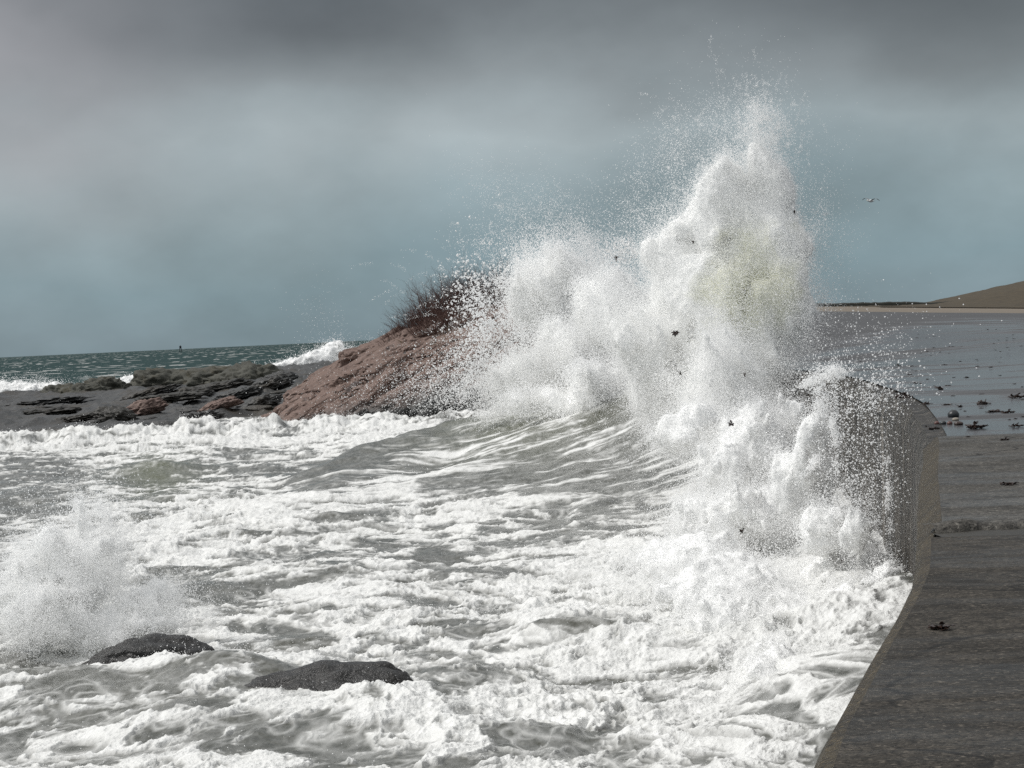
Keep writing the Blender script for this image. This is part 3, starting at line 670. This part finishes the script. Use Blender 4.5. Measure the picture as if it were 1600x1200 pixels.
def drygrass():
    n = 5200; co = []; fa = []
    px = RNG.uniform(600, 800, n); Yv = RNG.uniform(179.5, 185.5, n)
    for i in range(n):
        c = P(px[i], 520, Y=Yv[i]); z = OUT(c[0], Yv[i])
        if fbm2(np.array([c[0]*.5]), np.array([Yv[i]*.4]), 2)[0] < -.05: continue
        if z < 4.6: continue
        h = RNG.uniform(.35, 1.0)*(.5+.5*sst(600, 690, px[i])); l = RNG.normal(-.2, .3); d = RNG.normal(0, .25); k = len(co)
        co += [(c[0]-.014, Yv[i], z-.05), (c[0]+.014, Yv[i], z-.05), (c[0]+l*h*.5, Yv[i]+d*h*.4, z+h*.65), (c[0]+l*h*1.1, Yv[i]+d*h, z+h)]
        fa += [(k, k+1, k+2), (k+2, k+1, k+3)]
    me = raw_mesh('dry_grass', np.array(co), tris=np.array(fa))
    tag(link('dry_grass', me, M_drygrass), 'pale dry grass in front of the shrubs on the outcrop', 'grass', kind='stuff')
drygrass()

# ------------------------------------------------------------------ spray
_tet = np.array([[1, 1, 1], [1, -1, -1], [-1, 1, -1], [-1, -1, 1]], float)/math.sqrt(3)
_tf = np.array([[0, 1, 2], [0, 3, 1], [0, 2, 3], [1, 3, 2]])
_ib = bmesh.new(); bmesh.ops.create_icosphere(_ib, subdivisions=1, radius=1)
_iv = np.array([v.co for v in _ib.verts]); _ib.verts.index_update(); _if = np.array([[v.index for v in f_.verts] for f_ in _ib.faces]); _ib.free()
def droplets(pts, r, big=.0, stretch=None):
    "triangles for many drops: tetrahedra when small, lumpy little balls when large"
    out_v, out_f, off = [], [], 0
    for sel, bv, bf in ((r <= big, _tet*1.25, _tf), (r > big, _iv, _if)):
        p = pts[sel]; q = r[sel]; n = len(p)
        if n == 0: continue
        Q = RNG.normal(size=(n, 4)); Q /= np.linalg.norm(Q, axis=1)[:, None]; a, b_, c, d = Q.T
        Rm = np.stack([1-2*(c*c+d*d), 2*(b_*c-a*d), 2*(b_*d+a*c), 2*(b_*c+a*d), 1-2*(b_*b_+d*d), 2*(c*d-a*b_), 2*(b_*d-a*c), 2*(c*d+a*b_), 1-2*(b_*b_+c*c)], 1).reshape(n, 3, 3)
        sc_ = q[:, None]*RNG.uniform(.6, 1.45, (n, 3))
        jit = 1+.22*RNG.normal(size=(n, len(bv), 1)) if len(bv) > 4 else 1
        v = np.einsum('nij,nkj->nki', Rm, bv[None]*sc_[:, None]*jit)+p[:, None]
        out_v.append(v.reshape(-1, 3)); out_f.append((np.arange(n)[:, None, None]*len(bv)+bf[None]).reshape(-1, 3)+off); off += n*len(bv)
    return np.vstack(out_v), np.vstack(out_f)
def up2(a, n):
    "linear resize of a 3-D array to shape n"
    for ax in range(3):
        t = np.linspace(0, a.shape[ax]-1, n[ax]); i0 = np.minimum(t.astype(int), a.shape[ax]-2); f_ = (t-i0).astype(np.float32)
        sh = [1, 1, 1]; sh[ax] = -1; f_ = f_.reshape(sh)
        a = np.take(a, i0, ax)*(1-f_)+np.take(a, i0+1, ax)*f_
    return a
def field(lobes, vox, fr, clump, seed, lean=0., pad=1.55, warp=.5, fine=.75, zs=1.0):
    "turbulent density of a splash on a voxel grid: union of billows, warped and broken up by noise"
    L_ = []
    for px, py, Y, rx, ry, dY, ang in lobes:
        s = Y/F_PX; L_.append((P(px, py, Y=Y), rx*s, ry*s, dY, math.radians(ang)))
    lo = np.min([c-pad*np.array([max(a, b_), d, max(a, b_)]) for c, a, b_, d, g in L_], 0)
    hi = np.max([c+pad*np.array([max(a, b_), d, max(a, b_)]) for c, a, b_, d, g in L_], 0)
    lo[2] = max(lo[2], -.6)
    n = np.maximum(((hi-lo)/vox).astype(int), 8); nh = np.maximum(n//3, 4)
    def axes(k): return np.meshgrid(*[np.linspace(lo[a], hi[a], k[a], dtype=np.float32) for a in range(3)], indexing='ij')
    X, Y, Z = axes(nh)
    w_ = [n3(X*fr*1.1+31*a+seed, Y*fr*1.1-seed, Z*fr*.8+7*a)*warp/fr*.5+n3(X*fr*2.7+31*a+seed, Y*fr*2.7-seed, Z*fr*2+7*a)*warp/fr*.22 for a in range(3)]
    A_, B_, C_ = X+w_[0], Y+w_[1], Z+w_[2]*1.4
    D = np.full(X.shape, -9., np.float32)
    for c, a, b_, d, g in L_:
        x, z = A_-c[0], C_-c[2]; u = (x*math.cos(g)+z*math.sin(g))/a; v = (-x*math.sin(g)+z*math.cos(g))/b_
        D = np.maximum(D, 1-np.sqrt(u*u+v*v+((B_-c[1])/d)**2))
    xs = X+lean*Z
    low = .55*n3(xs*fr+seed, Y*fr, Z*fr*.7*zs)+.40*(np.abs(n3(xs*fr*2.2+seed, Y*fr*2.2+5, Z*fr*1.7*zs))*2.2-.5)
    D = D+clump*low
    D = up2(D, n)
    m_ = (D > -.75) & (D < .65)
    X, Y, Z = axes(n); x, y, z = X[m_]+lean*Z[m_], Y[m_], Z[m_]
    hi_ = .30*(np.abs(n3(x*fr*4.7, y*fr*4.7+seed, z*fr*3.6*zs))*2.2-.5)+.26*n3(x*fr*9.5, y*fr*9.5+seed, z*fr*7*zs)+.20*n3(x*fr*19, y*fr*19+seed, z*fr*14*zs)
    D[m_] += clump*hi_*fine
    return D, lo, hi, n
def shade(me, smooth):
    a = me.attributes.get('sharp_face') or me.attributes.new('sharp_face', 'BOOLEAN', 'FACE')
    a.data.foreach_set('value', ~smooth)
def splash(name, label, cat, lobes, vox, fr=.35, clump=.7, seed=0, c0=.2, drops=(), lean=0., extra=(), mat=None, big=.05, core=True, warp=.5, fine=.75, zs=1.0, kind=None):
    """white water: a lumpy core where the field is dense, drops thinning outwards round it.
    drops: (count, falloff, smallest radius, largest radius, power)"""
    import openvdb
    D, lo, hi, n = field(lobes, vox, fr, clump, seed, lean, warp=warp, fine=fine, zs=zs)
    st = (hi-lo)/(n-1); V, Fc, off = [], [], 0
    if core:
        for a in range(3): # close the surface at the borders
            sl = [slice(None)]*3
            for e in (0, -1): sl[a] = e; D[tuple(sl)] = np.minimum(D[tuple(sl)], c0-.05)
        g = openvdb.FloatGrid(); g.copyFromArray(np.ascontiguousarray(-D, np.float32))
        p, q = g.convertToQuads(-c0)
        p = p*st+lo; V.append(p); q = q.astype(np.int64); Fc.append(np.concatenate([q[:, [0, 1, 2]], q[:, [0, 2, 3]]])); off = len(p)
    nc = len(Fc[0]) if core else 0
    pts, rad = [], []
    Dr = D.ravel()
    for cnt, fall, r0, r1, pw in drops:
        wgt = np.where(Dr < c0+.10, np.exp(np.clip((Dr-c0)/fall, -12, .3)), 0).astype(np.float64)
        wgt[Dr < c0-4.5*fall] = 0
        cs = np.cumsum(wgt); idx = np.searchsorted(cs, RNG.uniform(0, cs[-1], cnt))
        ijk = np.stack(np.unravel_index(np.minimum(idx, len(cs)-1), D.shape), 1)+RNG.uniform(-.5, .5, (cnt, 3))
        pts.append(ijk*st+lo); rad.append(r0+(r1-r0)*RNG.uniform(0, 1, cnt)**pw)
    for a, b_ in extra: pts.append(a); rad.append(b_)
    v, f_ = droplets(np.vstack(pts), np.concatenate(rad), big)
    V.append(v); Fc.append(f_+off)
    me = raw_mesh(name, np.vstack(V), tris=np.vstack(Fc))
    fl = np.zeros(sum(len(f) for f in Fc), bool); fl[:nc] = True; shade(me, fl)
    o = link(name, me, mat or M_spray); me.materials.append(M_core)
    mi = np.zeros(sum(len(f) for f in Fc), np.int32); mi[:nc] = 1; me.polygons.foreach_set('material_index', mi)
    tag(o, label, cat, kind=kind); print(name, n, nc, sum(len(p) for p in pts))
    return o
def streamers(n, base, spread, vel, k, r, g=9.8, jit=.04, T=(.2, 1.2), span=.16):
    "strings of drops thrown on ballistic paths"
    P_, R_ = [], []
    for _ in range(n):
        b = base+np.clip(RNG.normal(size=3), -1.7, 1.7)*spread; v = vel[0]+np.clip(RNG.normal(size=3), -1.5, 1.3)*vel[1]; t0 = RNG.uniform(*T); t = t0+np.sort(RNG.uniform(0, span, k))
        q = b+v*t[:, None]+np.array([0, 0, -.5*g])*t[:, None]**2+RNG.normal(size=(k, 3))*jit
        P_.append(q); R_.append(RNG.uniform(r[0], r[1], k)*RNG.uniform(.3, 1, k))
    return np.vstack(P_), np.concatenate(R_)
def spray(name, label, cat, parts, mat=None, big=.05, kind='stuff'):
    p = np.vstack([a for a, _ in parts]); r = np.concatenate([b for _, b in parts])
    v, f_ = droplets(p, r, big)
    me = raw_mesh(name, v, tris=f_); shade(me, np.zeros(len(f_), bool)); o = link(name, me, mat or M_spray); tag(o, label, cat, kind=kind)
    return o
def puff(px, py, Y, rx, ry, dY, n, ang=0, r=(.008, .02), p=2.5, clump=1.0, fr=.5, soft=1.5, seed=0):
    "thin veil of drops, patchy, without a dense middle"
    c = P(px, py, Y=Y); s = Y/F_PX; a = math.radians(ang); m_ = n*8
    q = RNG.normal(size=(m_, 3))*.62; x, z = q[:, 0]*rx*s, q[:, 2]*ry*s
    X = c[0]+x*math.cos(a)-z*math.sin(a); Z = c[2]+x*math.sin(a)+z*math.cos(a); Yy = c[1]+q[:, 1]*dY
    nn = fbm3(X*fr+seed, Yy*fr-seed, Z*fr, 6, .65)
    ok = RNG.uniform(0, 1, m_) < np.clip((.12+clump*nn)*soft, .01, 1)
    pp = np.stack([X, Yy, Z], 1)[ok][:n]
    return pp, r[0]+(r[1]-r[0])*RNG.uniform(0, 1, len(pp))**p
# the great plume thrown up where the wave meets the wall
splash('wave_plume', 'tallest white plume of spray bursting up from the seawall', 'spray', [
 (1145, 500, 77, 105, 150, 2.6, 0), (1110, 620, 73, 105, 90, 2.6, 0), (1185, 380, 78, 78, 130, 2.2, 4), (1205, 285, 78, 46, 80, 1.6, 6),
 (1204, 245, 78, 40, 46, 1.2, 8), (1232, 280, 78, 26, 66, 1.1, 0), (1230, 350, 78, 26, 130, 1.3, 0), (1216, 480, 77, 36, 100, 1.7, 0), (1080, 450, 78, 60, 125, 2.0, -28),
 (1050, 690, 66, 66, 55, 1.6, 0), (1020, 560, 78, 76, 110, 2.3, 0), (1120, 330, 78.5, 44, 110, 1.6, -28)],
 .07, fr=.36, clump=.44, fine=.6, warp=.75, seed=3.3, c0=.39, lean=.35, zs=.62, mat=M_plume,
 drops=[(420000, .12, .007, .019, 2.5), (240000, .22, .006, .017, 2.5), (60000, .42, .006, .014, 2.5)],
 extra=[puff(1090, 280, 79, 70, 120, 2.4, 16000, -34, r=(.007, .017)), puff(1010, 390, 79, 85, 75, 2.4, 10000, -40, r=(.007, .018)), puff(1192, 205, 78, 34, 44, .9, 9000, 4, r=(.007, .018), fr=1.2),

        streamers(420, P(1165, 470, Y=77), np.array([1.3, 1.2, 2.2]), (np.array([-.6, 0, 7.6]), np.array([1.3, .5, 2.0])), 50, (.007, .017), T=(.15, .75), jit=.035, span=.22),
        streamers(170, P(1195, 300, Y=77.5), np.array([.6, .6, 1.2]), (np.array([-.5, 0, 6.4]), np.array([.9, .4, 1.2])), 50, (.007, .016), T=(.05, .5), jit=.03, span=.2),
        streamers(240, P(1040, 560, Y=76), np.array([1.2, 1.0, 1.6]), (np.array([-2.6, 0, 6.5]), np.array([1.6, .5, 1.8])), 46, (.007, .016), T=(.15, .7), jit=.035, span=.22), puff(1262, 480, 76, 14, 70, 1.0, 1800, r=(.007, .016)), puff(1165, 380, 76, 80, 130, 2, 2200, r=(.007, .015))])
# the lower cloud to its left, in front of the outcrop
splash('spray_cloud', 'broad white spray cloud drifting in front of the granite outcrop', 'spray', [
 (868, 460, 118, 95, 85, 4, 0), (885, 570, 112, 105, 85, 4, 0), (965, 600, 104, 105, 75, 3.5, 0), (950, 490, 108, 60, 80, 3.2, 0), (905, 640, 104, 130, 30, 3, 0), (805, 600, 118, 45, 50, 3, 0)],
 .11, fr=.25, clump=.72, fine=.65, seed=8.1, c0=.44, lean=.35, zs=.7,
 drops=[(360000, .14, .014, .034, 2.5), (90000, .24, .012, .030, 2.5), (16000, .40, .010, .026, 2.5)], big=.06,
 extra=[puff(765, 490, 128, 46, 75, 3, 3800, r=(.018, .075), p=2.8, fr=.6, clump=.7), puff(770, 590, 126, 70, 55, 4, 9000, r=(.016, .050), p=2.8), puff(700, 600, 132, 90, 45, 4, 4200, r=(.014, .036), clump=.6),
        puff(570, 615, 142, 100, 40, 4, 900, r=(.014, .03), clump=.6), puff(800, 310, 118, 80, 55, 4, 1800, -25, r=(.010, .020)), puff(890, 350, 118, 90, 45, 4, 3500, -20, r=(.010, .022)),
        streamers(420, P(880, 560, Y=114), np.array([3.0, 1.5, 2.0]), (np.array([-2.2, 0, 7.8]), np.array([2.4, .6, 2.2])), 40, (.011, .026), T=(.2, .9), jit=.05, span=.2), puff(850, 380, 116, 100, 30, 3, 5000, r=(.010, .024)), puff(970, 390, 100, 26, 18, 1, 700, r=(.018, .055), fr=.9)])
# white water climbing the wall
splash('wall_wash', 'sheet of white water surging up the face of the seawall', 'spray', [
 (1180, 715, 62, 95, 90, 1.5, -25), (1228, 650, 64, 48, 44, .8, -22), (1170, 820, 56, 140, 75, 2.0, 0), (1310, 890, 48, 100, 62, 1.5, 0), (1250, 970, 45, 140, 70, 1.8, 0),
 (1262, 760, 51, 52, 100, .7, 0), (1272, 700, 50, 34, 70, .5, 0), (1300, 810, 47, 60, 50, .8, 0), (1385, 900, 45, 46, 44, .6, 0), (1340, 850, 46, 48, 44, .6, 0), (1230, 1080, 38, 130, 56, 1.4, 0), (1100, 890, 50, 140, 46, 2.0, 0), (1325, 965, 43, 85, 62, 1.1, 0), (1190, 1000, 43, 140, 66, 1.5, 0), (1140, 935, 46, 130, 56, 1.8, 0)],
 .055, fr=.62, clump=.60, seed=5.7, c0=.30, zs=.8, fine=.65, drops=[(420000, .12, .005, .014, 2.5), (170000, .22, .005, .013, 2.8), (16000, .38, .005, .014, 2.8)], big=.024,
 extra=[puff(1284, 640, 50, 14, 60, .3, 4000, r=(.005, .016), fr=1.6), puff(1390, 930, 44, 24, 40, .5, 2500, r=(.006, .018), fr=1.2), puff(1220, 920, 46, 150, 90, 1.0, 4000, r=(.005, .015), fr=1.0)])
# loose drops flung over the wall edge
fling = [
 puff(1335, 690, 44, 62, 85, .9, 1500, r=(.004, .017), p=2.2, fr=1.4, seed=51), puff(1345, 610, 43, 75, 45, .9, 1200, r=(.004, .017), p=2.2, fr=1.3, seed=52),
 puff(1360, 545, 43, 80, 55, .9, 600, r=(.004, .015), p=2.2, fr=1.2, seed=53), puff(1350, 770, 44, 50, 48, .7, 1700, r=(.004, .015), p=2.2, fr=1.5, seed=54), puff(1380, 520, 43, 110, 60, .9, 260, r=(.004, .013), fr=1.2, seed=59),
 puff(1297, 580, 46, 24, 11, .3, 1600, r=(.005, .016), fr=2, seed=55), puff(1270, 596, 46, 30, 7, .3, 1200, 20, r=(.005, .016), fr=2, seed=56),
 puff(1303, 660, 46, 6, 66, .15, 1500, r=(.005, .016), fr=2, seed=57), puff(1280, 715, 46, 32, 7, .15, 1000, 48, r=(.005, .016), fr=2, seed=58),
 puff(1388, 765, 45, 6, 66, .15, 1100, r=(.004, .014), fr=2.2, seed=60),
 streamers(60, P(1330, 650, Y=44), np.array([.5, .3, .7]), (np.array([.4, 0, 3.0]), np.array([1.0, .4, 1.2])), 16, (.004, .013), T=(.05, .5), jit=.02),
]
splash('flying_drops', 'loose white drops and ribbons of water flung over the seawall edge', 'spray', [
 (1330, 690, 44, 75, 115, .6, 0), (1350, 605, 44, 80, 60, .6, 0), (1350, 775, 44, 55, 60, .5, 0), (1297, 580, 45, 28, 14, .3, 0), (1270, 597, 45, 34, 9, .3, 20), (1303, 660, 45, 8, 75, .2, 0),
 (1280, 715, 45, 36, 9, .2, 48), (1360, 690, 45, 16, 36, .25, -25), (1388, 765, 45, 8, 75, .2, 0), (1382, 517, 44, 22, 9, .2, 0), (1420, 560, 44, 14, 22, .2, 0), (1425, 602, 44, 24, 20, .25, 0)],
 .021, fr=2.1, clump=1.05, fine=.9, seed=6.6, c0=1.17, warp=.35, drops=[(3000, .30, .004, .013, 2.5)], extra=fling, big=.010, kind='stuff')
# burst over the hidden rock at lower left
splash('surf_burst', 'white burst of surf spray over a sunken rock at lower left', 'spray', [
 (120, 910, 47, 100, 75, 1.4, 0), (60, 950, 46, 105, 55, 1.4, 0), (165, 835, 47, 34, 60, .7, -8), (70, 850, 47, 32, 50, .7, 8), (235, 955, 47, 80, 36, 1.2, 0), (130, 995, 46, 150, 30, 1.0, 0), (110, 800, 47.3, 20, 40, .5, 0)],
 .05, fr=.7, clump=.78, seed=2.2, c0=.52, drops=[(190000, .16, .005, .013, 2.5), (60000, .28, .004, .012, 2.5), (9000, .45, .004, .012, 2.5)], big=.03,
 extra=[puff(110, 830, 47, 110, 80, 1.4, 5000, r=(.004, .013), fr=1), puff(250, 930, 47, 100, 50, 1.2, 4000, r=(.004, .012), fr=1), puff(120, 850, 46.5, 110, 90, 1.2, 1500, r=(.006, .020), fr=1.4, p=2), streamers(170, P(120, 940, Y=47), np.array([1.0, .4, .2]), (np.array([0., 0, 4.8]), np.array([1.5, .6, 1.2])), 26, (.004, .013), T=(.15, .75), jit=.02)])
# far breakers behind the shelf
splash('far_breaker', 'white breaker bursting behind the dark ledge beside the granite outcrop', 'spray', [
 (505, 566, 420, 55, 22, 5, 12), (440, 576, 420, 60, 13, 5, 10), (395, 583, 420, 40, 9, 4, 6), (522, 550, 420, 24, 20, 3, 0), (560, 556, 420, 40, 16, 4, -8)], .3, fr=.22, clump=.55, seed=1.4, c0=.25,
 drops=[(16000, .12, .03, .085, 2.5), (5000, .3, .03, .07, 2.5)], big=.3, extra=[puff(500, 495, 420, 40, 50, 5, 420, r=(.03, .07), fr=.2), puff(575, 540, 420, 50, 18, 5, 700, r=(.03, .07), fr=.2)])
splash('far_surf', 'white surf breaking on the far left behind the black rocks', 'spray', [
 (25, 613, 345, 75, 22, 5, 0), (80, 612, 345, 40, 12, 4, 0), (205, 600, 380, 30, 12, 4, 8), (268, 592, 400, 26, 9, 3, 0)], .25, fr=.35, clump=.45, seed=4.1, c0=.2,
 drops=[(14000, .12, .026, .075, 2.5), (5000, .3, .025, .06, 2.5)], big=.3, extra=[puff(110, 600, 380, 100, 14, 4, 1500, r=(.022, .045), fr=.2)])
# small splashes along the crests of the foam
def crest_drops():
    ok = (SFOAM > .75) & (SY < 165) & (SY > 30) & (SX < wall_x_at(SY)-.2)
    gx = np.abs(np.gradient(SH, axis=0)); wgt = np.where(ok, np.clip(gx*6, .02, 1)*np.clip(SCOV, 0, 1), 0).ravel()
    n = 60000; idx = RNG.choice(wgt.size, n, p=wgt/wgt.sum())
    x, y, h = SX.ravel()[idx], SY.ravel()[idx], SH.ravel()[idx]
    cl = fbm2(x*.9, y*.55, 4, .6); up = np.clip(cl+.12, 0, 1)*1.6
    z = h+np.abs(RNG.normal(size=n))*(.03+.35*up)-.01
    r = (.004+.009*RNG.uniform(0, 1, n)**2.5)*np.clip(y/48, .7, 2.4)
    return np.stack([x+RNG.normal(size=n)*.03, y, z], 1), r
spray('crest_spatter', 'fine spatter of white drops above the foam crests across the bay', 'spray', [crest_drops()], big=.05)

# ------------------------------------------------------------------ weed scraps thrown up in the water
def weed_mesh(seed, n=9, s=.12):
    rd = random.Random(seed); bm = bmesh.new()
    for k in range(n):
        a = rd.uniform(0, 6.28); p = Vector((rd.gauss(0, s*.25), rd.gauss(0, s*.25), rd.uniform(.0, s*.25))); d = Vector((math.cos(a), math.sin(a), rd.uniform(.0, .7))).normalized()
        wd = s*rd.uniform(.16, .34); L_ = s*rd.uniform(.4, 1.0); prev = None
        for j in range(6):
            f_ = j/5; side = Vector((-d.y, d.x, rd.uniform(-.4, .4))).normalized()*wd*(1-abs(2*f_-.8)*.7); up = Vector((0, 0, s*.03))
            ring = [bm.verts.new(p+side+up), bm.verts.new(p-side+up), bm.verts.new(p-side-up), bm.verts.new(p+side-up)]
            if prev:
                for q in range(4): bm.faces.new((prev[q], prev[(q+1) % 4], ring[(q+1) % 4], ring[q]))
            else: bm.faces.new(ring)
            prev = ring; p = p+d*L_/5; d = (d+Vector((rd.gauss(0, .45), rd.gauss(0, .45), rd.gauss(-.12, .3)))).normalized()
            if p.z < .01: p.z = .01; d.z = abs(d.z)*.5
        bm.faces.new(prev[::-1])
    bmesh.ops.recalc_face_normals(bm, faces=bm.faces)
    me = bpy.data.meshes.new('seaweed'); bm.to_mesh(me); bm.free(); me.materials.append(M_weed); return me
VAR = [weed_mesh(i, n) for i, n in enumerate((20, 15, 11, 8, 24))]
def weed(px, py, size_px, label, group, var=0, at=None, flat=.8, name='seaweed'):
    c = hit(px, py) if at is None else at
    o = bpy.data.objects.new(name, VAR[var % len(VAR)]); C.objects.link(o)
    s = size_px*c[1]/F_PX/.22; o.location = c; o.scale = (s, s, s*flat); o.rotation_euler = (0, 0, random.uniform(0, 6.28))
    tag(o, label, 'seaweed', group); return o
G1 = 'seaweed clumps washed onto the wall top'
for i, (px, py, sz, lab) in enumerate([
 (1578, 758, 28, 'brown seaweed tuft lying on the lighter middle coping slab'), (1468, 984, 44, 'spread black seaweed sprig nearest the camera on the dark near slab'),
 (1508, 760, 0, ''), (1458, 672, 30, 'dark seaweed heap at the corner of the middle slab beside the wall edge'), (1536, 632, 24, 'reddish brown seaweed clump behind the round dark stone'),
 (1556, 644, 24, 'dark seaweed clump right of the round stone'), (1576, 646, 22, 'ragged dark seaweed clump right of the round stone, next nearer the frame edge'), (1592, 622, 30, 'large dark seaweed clump highest at the right frame edge'),
 (1500, 636, 16, 'small spiky seaweed sprig just behind the round stone'), (1448, 632, 16, 'small dark seaweed lump near the rounded wall shoulder'), (1482, 633, 14, 'small seaweed sprig left of the spiky sprig behind the stone'),
 (1522, 670, 40, 'long low line of seaweed lying across the wet apron in front of the stone'), (1590, 667, 24, 'dark seaweed tuft at the right frame edge beside the slab end'), (1468, 609, 26, 'flat black seaweed patch at the far side of the puddle'),
 (1410, 622, 30, 'reddish seaweed clump half hidden by drops at the wall edge'), (1512, 683, 9, 'tiny seaweed scrap at the end of the middle slab'), (1570, 688, 16, 'curled black seaweed scrap on the far end of the middle slab')]):
    if sz: weed(px, py, sz, lab, G1, i)
rs = np.random.default_rng(5); k = 0
while k < 95:
    px, py = rs.uniform(1260, 1600), rs.uniform(512, 668)
    if py < 530+(1600-px)*.02 and rs.random() < .4: continue
    c = hit(px, py)
    if c[0] < wall_x_at(c[1])+.8 or c[1] > 118: continue
    weed(px, py, rs.uniform(5, 11)*(.6 if py < 570 else 1), 'small dark scrap of seaweed on the wet asphalt apron', 'small weed scraps on the wet apron', k, flat=.6, name='seaweed_scrap'); k += 1
for i, (px, py, Y, sz, lab) in enumerate([
 (1054, 521, 70, 7, 'larger black weed scrap tossed in the middle of the great plume'), (1062, 583, 70, 6, 'pale rimmed dark scrap low in the middle of the plume'), (962, 405, 98, 7, 'reddish scrap flying in the gap between the plume and the spray cloud'),
 (1083, 378, 74, 5, 'small dark scrap on the upper left of the plume'), (1242, 331, 74, 5, 'small dark scrap at the right edge of the plume top'), (1164, 585, 70, 5, 'dark scrap low at the right of the plume'),
 (1143, 661, 57, 7, 'black scrap on the upper part of the wall wash'), (1157, 829, 50, 8, 'black scrap in the middle of the white wall wash'), (1315, 876, 44, 6, 'dark scrap on the wall wash near the wall face'), (1137, 918, 46, 6, 'thin dark scrap on the lower wall wash')]):
    o = weed(0, 0, sz*1.5, lab, 'dark weed scraps flying in the spray', i, at=P(px, py, Y=Y), name='weed_scrap'); o.rotation_euler = (1.3, .4*i, i)
# stones on the apron
def stone(px, py, wpx, mat, label, seed, hgt=.8):
    c = hit(px, py); s = wpx*c[1]/F_PX/2
    o = rock('stone', (c[0], c[1], c[2]+s*hgt*.40), (s, s, s*hgt), mat, label, 'stone', seed=seed, rough=.07, res=3)
stone(1490, 652, 18, M_stone, 'round dark stone resting on the wet apron', 31, .95)
stone(1493, 657, 11, M_shell, 'pale flat stone touching the front of the round dark stone', 32, .6)
stone(1464, 663, 9, M_redst, 'reddish stone at the left end of the front row of stones', 33)
stone(1474, 663, 10, M_stone, 'grey black stone second in the front row of stones', 34)
stone(1484, 663, 9, M_redst, 'dull red stone third in the front row of stones', 35)
stone(1498, 664, 15, M_weed, 'dark weedy stone at the right end of the front row of stones', 36, .55)
# ------------------------------------------------------------------ gull
def gull():
    c = P(1361, 314, Y=135); g = empty('gull', c); tag(g, 'gull with black wing tips gliding in the sky right of the plume', 'gull')
    def ell(name, ce, rad, mat, rot=0):
        bm = bmesh.new(); bmesh.ops.create_uvsphere(bm, u_segments=16, v_segments=10, radius=1)
        for v in bm.verts:
            tp = 1-.35*max(0, v.co.y); v.co = Vector((v.co.x*rad[0]*tp, v.co.y*rad[1], v.co.z*rad[2]*tp))+Vector(ce)
        me = bpy.data.meshes.new(name); bm.to_mesh(me); bm.free(); o = link(name, me, mat, g); return o
    ell('body', (0, 0, 0), (.085, .24, .085), M_gwhite); ell('head', (-.02, -.26, .03), (.05, .065, .05), M_gwhite); ell('beak', (-.02, -.335, .02), (.012, .04, .012), M_gbeak); ell('tail', (0, .28, .0), (.07, .10, .012), M_ggrey)
    for s in (-1, 1):
        st = [(0.05, .03, .13), (.20, .11, .15), (.34, .15, .13), (.48, .13, .10), (.60, .07, .055), (.66, .03, .015)]
        for nm, lo, hi, mt in (('wing', 0, 4, M_ggrey), ('wing_tip', 3, 6, M_gblack)):
            vs, fs = [], []
            for q, (x, z, cd) in enumerate(st[lo:hi]):
                e = .003 if nm == 'wing_tip' else 0
                yb = -.05+.10*max(0, x-.3)
                vs += [(s*x, yb-cd*.5, z+e), (s*x, yb, z+.014+e), (s*x, yb+cd*.7, z+e), (s*x, yb, z-.008-e)]
                if q:
                    b_ = 4*q
                    for a in range(4): fs.append((b_-4+a, b_-4+(a+1) % 4, b_+(a+1) % 4, b_+a))
            me = bpy.data.meshes.new(nm); me.from_pydata(vs, [], fs); me.update(); link(nm, me, mt, g)
    g.rotation_euler = (.0, math.radians(6), math.radians(-50))
gull()
# ------------------------------------------------------------------ beacon on the horizon
def beacon():
    Y = 3900; c = P(282, 545, Y=Y); b_ = empty('channel_beacon', (c[0], Y, 0)); tag(b_, 'tiny dark channel beacon standing on the sea horizon at left', 'beacon')
    def box(bm, x0, x1, y0, y1, z0, z1):
        r = bmesh.ops.create_cube(bm, size=1)['verts']
        for v in r: v.co = Vector(((x0+x1)/2+v.co.x*(x1-x0), (y0+y1)/2+v.co.y*(y1-y0), (z0+z1)/2+v.co.z*(z1-z0)))
    bm = bmesh.new()
    for x in (-1.4, 1.4):
        for y in (-1.4, 1.4): box(bm, x-.25, x+.25, y-.25, y+.25, -2, 6.5)
    for z in (2.5, 5): box(bm, -1.7, 1.7, -1.6, -1.3, z, z+.3); box(bm, -1.7, 1.7, 1.3, 1.6, z, z+.3)
    me = bpy.data.meshes.new('tower_frame'); bm.to_mesh(me); bm.free(); link('tower_frame', me, M_dark, b_)
    bm = bmesh.new(); box(bm, -1.7, 1.7, -.2, .2, 6.5, 11)
    me = bpy.data.meshes.new('daymark'); bm.to_mesh(me); bm.free(); link('daymark', me, M_dark, b_)
    bm = bmesh.new(); bmesh.ops.create_cone(bm, segments=10, radius1=.5, radius2=.35, depth=1.2, cap_ends=True); bmesh.ops.translate(bm, vec=(0, 0, 11.6), verts=bm.verts)
    me = bpy.data.meshes.new('lantern'); bm.to_mesh(me); bm.free(); link('lantern', me, M_dark, b_)
beacon()
